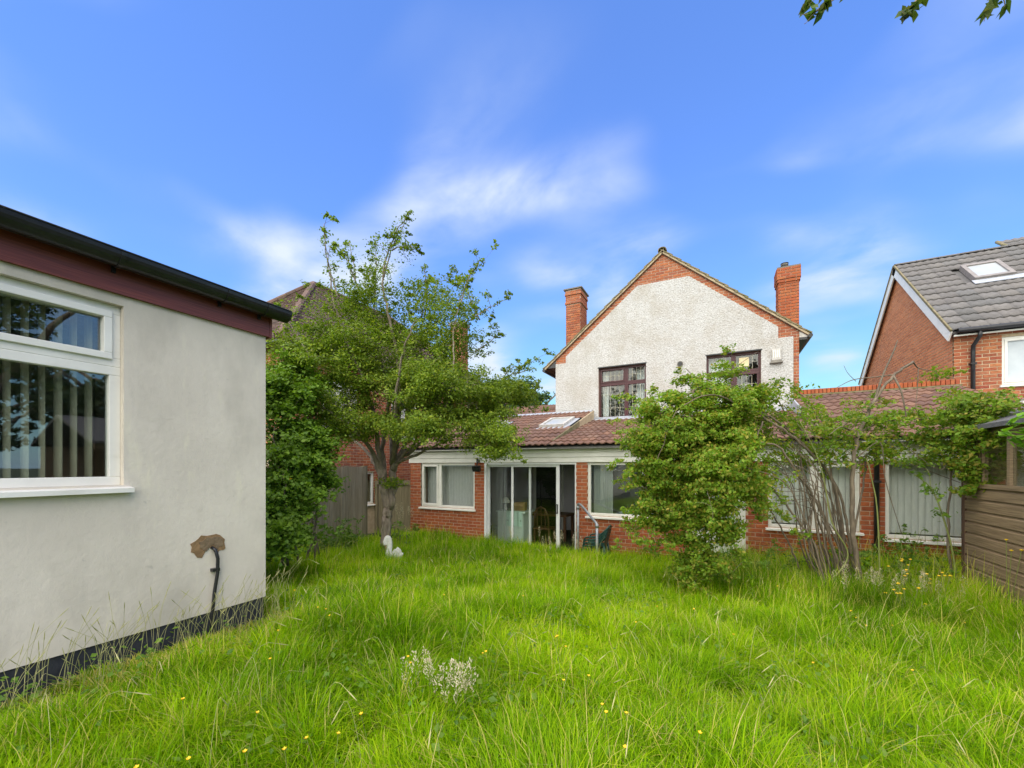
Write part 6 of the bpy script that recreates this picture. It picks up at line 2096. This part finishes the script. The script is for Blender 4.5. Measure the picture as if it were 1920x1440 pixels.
def build_lawn_herbs():
    r = np.random.default_rng(17)
    # clover and plantain leaves between the blades, in patches
    n = 26000
    t = 1.3 + 7.5 * r.random(n) ** 1.1; u = (r.random(n) - .5) * 2.8
    x = (-SN + u * CS) * t; y = (CS + u * SN) * t
    k = lawn_ok(x, y) & (low_noise(x, y, 21, 3.5) + .5 * r.normal(size=n) > .25)
    x, y = x[k], y[k]
    z = gz_np(x, y) + .05 + .13 * r.random(len(x))
    c = np.stack([x, y, z], 1)
    vs, tr = leaves_np(c, .022 + .035 * r.random(len(x)) ** 2, r, up=1.4, aspect=.75)
    np_mesh('lawn_weeds', vs, tr, M_HERB, kind='stuff', label='clover and plantain leaves mixed into the long lawn grass', cat='weeds')
    # arching straw stalks with slim seed heads
    n = 260
    t = 1.5 + 6.2 * r.random(n) ** .9; u = (r.random(n) - .5) * 2.7
    x = (-SN + u * CS) * t; y = (CS + u * SN) * t
    k = lawn_ok(x, y)
    a, b = MB(), MB()
    for X, Y in zip(x[k], y[k]):
        g = gz(X, Y); h = .26 + .20 * r.random(); L = h * (.2 + .5 * r.random()); A = r.random() * 6.28
        d = np.array([math.cos(A), math.sin(A), 0])
        p0 = np.array([X, Y, g])
        pth = smooth_path([p0, p0 + d * L * .25 + np.array([0, 0, h * .6]), p0 + d * L * .7 + np.array([0, 0, h]), p0 + d * L * 1.1 + np.array([0, 0, h * .92])], 3)
        a.tube([V(q) for q in pth], [.0009] * len(pth), 3, cap=False)
        e = V(pth[-1]); dd = V(pth[-1] - pth[-3]).normalized()
        b.tube([e - dd * .03, e - dd * .01, e + dd * .02, e + dd * .04], [.0009, .0026, .0022, .0006], 5)
    for i in range(150):                                   # dry stems along the outbuilding wall
        X, Y = -3.66 + .4 * r.random() ** 1.5, .7 + 1.75 * r.random()
        g = gz(X, Y); h = .22 + .30 * r.random(); A = r.random() * 6.28; L = h * (.1 + .5 * r.random())
        d = np.array([abs(math.cos(A)), math.sin(A), 0]); p0 = np.array([X, Y, g])
        pth = smooth_path([p0, p0 + d * L * .4 + np.array([0, 0, h * .65]), p0 + d * L + np.array([0, 0, h])], 3)
        a.tube([V(q) for q in pth], [.0011] * len(pth), 3, cap=False)
        e = V(pth[-1]); dd = V(pth[-1] - pth[-3]).normalized()
        b.tube([e - dd * .03, e - dd * .01, e + dd * .02, e + dd * .04], [.0009, .0024, .002, .0006], 5)
    a.build('straw_stalks', M_STALK, None, kind='stuff', label='thin arching straw stalks in the lawn', cat='grass')
    b.build('straw_seed_heads', M_STALK, None, kind='stuff', label='slim pale seed heads on arching straw stalks in the lawn', cat='grass')


build_lawn_herbs()


def panicle(mb_s, mb_p, b, h, r, lean):
    a = r.random() * 6.28
    tip = b + V((math.cos(a) * lean, math.sin(a) * lean, h))
    pth = smooth_path([b, b + (tip - b) * .5 + Z * .03, tip], 5)
    mb_s.tube([V(p) for p in pth], [.0022 - .0014 * i / len(pth) for i in range(len(pth))], 4, cap=False)
    k = len(pth)
    d = V(pth[-1] - pth[-2]).normalized()
    L = .16 + .05 * r.random()
    for i in range(60):
        s = r.random()
        c = tip - d * (L * s)
        a2 = r.random() * 6.28
        rr = (.006 + .030 * math.sin(math.pi * min(1, s * 1.05)) ** .8) * (.3 + .7 * r.random())
        o = V((math.cos(a2), math.sin(a2), .5)) * rr
        q = c + o
        e = (o.normalized() + d * .6).normalized()
        sd = e.orthogonal().normalized() * .0022
        up = e.cross(sd).normalized() * .0022
        mb_p.add([q - e * .006, q + sd, q + up, q - sd, q + e * .009], [(0, 1, 2), (0, 2, 3), (4, 2, 1), (4, 3, 2), (0, 3, 1), (4, 1, 3)])


def build_seedheads():
    r = random.Random(9)
    spots = [(815, 1255, 2.35, 11, .16, 'pale feathery seed-head clump in the foreground lawn'), (885, 1270, 2.3, 3, .05, 'three pale seed heads right of the feathery foreground clump'),
             (1650, 1075, 4.7, 12, .45, 'pale pink seed heads at the foot of the leggy shrub'), (1720, 1085, 4.6, 12, .4, 'pale seed heads left of the shed boards'),
             (1000, 1000, 8.2, 10, .5, 'brown grass seed heads in front of the patio door'), (1070, 1005, 8.1, 9, .3, 'brown grass seed heads in front of the open door gap'), (760, 955, 8.4, 7, .3, 'drooping seed heads by the brick corner')]
    for x, y, D, n, sp, lb in spots:
        c = pt(x, y, D); g = gz(c.x, c.y)
        t = thing('seed_grass', lb, 'grass clump', (c.x, c.y, g))
        a, b = MB(), MB()
        hh = c.z - g
        for i in range(n):
            p = V((c.x + r.uniform(-sp, sp), c.y + r.uniform(-sp, sp) * .6, 0)); p.z = gz(p.x, p.y)
            panicle(a, b, p, max(.32, hh * r.uniform(.85, 1.2)), r, r.uniform(.02, .10))
        a.build('stalks', M_STEMG, t); b.build('seed_heads', M_STRAW, t)


build_seedheads()


def build_flowers():
    r = random.Random(4)
    # one buttercup: stem and five-petalled cup, copied about the lawn
    stem = bpy.data.meshes.new('stem'); mb = MB().tube([(0, 0, 0), (.01, 0, .15), (.0, .01, .30)], .0016, 4)
    stem.from_pydata(mb.v, [], mb.f); stem.materials.append(M_STEMG)
    pet = bpy.data.meshes.new('flower_head'); mb = MB()
    for k in range(5):
        a = k * 2 * math.pi / 5
        u = V((math.cos(a), math.sin(a), 0)); s = V((-math.sin(a), math.cos(a), 0))
        mb.add([V((0, .01, .30)), V((0, .01, .303)) + u * .009 + s * .007 + Z * .004, V((0, .01, .31)) + u * .015, V((0, .01, .303)) + u * .009 - s * .007 + Z * .004], [(0, 1, 2), (0, 2, 3)])
    pet.from_pydata(mb.v, [], mb.f); pet.materials.append(M_YELLOW)
    px = [(380, 1405), (450, 1375), (600, 1145), (615, 1152), (630, 1150), (762, 1240), (750, 1268), (828, 1112), (915, 1235), (925, 1232), (1042, 1200), (1048, 1212), (1060, 1204),
          (1062, 1275), (1090, 1272), (1142, 1340), (1190, 1388), (1185, 1170), (1235, 1148), (1315, 1150), (1380, 1205), (1600, 1150), (1615, 1168), (1618, 1158), (1662, 1176), (1595, 1092), (1740, 1265), (1850, 1140), (1812, 1175), (1145, 1342), (1180, 1350), (1285, 1375), (603, 1390), (615, 1380), (480, 1400), (560, 1425), (700, 1355), (500, 1200), (520, 1245), (545, 1120), (1470, 1105), (1545, 1245), (270, 1425), (350, 1330), (1100, 1100), (990, 1130)]
    for x, y in px:
        # walk the sight line down to 0.28 m above the lawn
        d = None
        for i in range(120):
            D = 1.3 + i * .06
            c = pt(x, y, D)
            if c.z < gz(c.x, c.y) + .30:
                d = c; break
        if d is None or not bool(lawn_ok(np.array([d.x]), np.array([d.y]))[0]):
            continue
        g = gz(d.x, d.y)
        t = thing('buttercup', 'tiny yellow buttercup scattered in the long grass', 'flower', (d.x, d.y, g), 'buttercups in the lawn')
        t.rotation_euler = (r.uniform(-.2, .2), r.uniform(-.2, .2), r.uniform(0, 6.28)); t.scale = (.62, .62, 1.0 + r.uniform(-.1, .15))
        for me in (stem, pet):
            o = bpy.data.objects.new(me.name, me); COL.objects.link(o); o.parent = t
    # ragwort by the shed
    for k, (x, y, D, lb) in enumerate(((1690, 1060, 4.9, 'yellow ragwort in the weeds below the wide window'), (1700, 1110, 4.4, 'yellow ragwort among the seed heads near the shed'), (1892, 1020, 4.4, 'two yellow ragwort heads in front of the shed boards'), (1760, 1085, 4.7, 'yellow ragwort at the shed corner'))):
        c = pt(x, y, D); g = gz(c.x, c.y)
        if k == 2:
            c.x = min(c.x, 2.78)
        t = thing('ragwort', lb, 'flower', (c.x, c.y, g))
        st = MB()
        for i in range(9 if k != 2 else 3):
            e = V((c.x + r.uniform(-.16, .12), c.y + r.uniform(-.15, .15), c.z + r.uniform(-.10, .10)))
            st.tube([(c.x, c.y, g), ((c.x + e.x) / 2, (c.y + e.y) / 2, (g + e.z) / 2 + .05), e], .003, 4)
            hd = MB()
            hd.lathe(e, [(.003, -.008), (.012, 0), (.016, .003), (.009, .007), (.003, .009)], 9)
            hd.build('flower_head', M_YELLOW, t)
        st.build('stems', M_STEMG, t)
    c = pt(542, 900, 5.2)
    t = thing('yellow_rose', 'single yellow rose bloom in the bramble by the outbuilding', 'flower', (c.x, c.y, c.z))
    hd = MB()
    for k in range(12):
        a = k * 2.4; rr = .008 + .0022 * k
        u = V((math.cos(a), math.sin(a) , 0)); o = c + u * rr * .7
        s = V((-math.sin(a), math.cos(a), 0))
        hd.add([o - Z * .01, o + s * .018 + Z * .012, o + u * .014 + Z * .026, o - s * .018 + Z * .012], [(0, 1, 2), (0, 2, 3)])
    hd.build('petals', M_YELLOW, t)
    MB().tube([c - Z * .01, c - Z * .15 - XP * .05], .003, 5).build('stem', M_STEMG, t)


build_flowers()
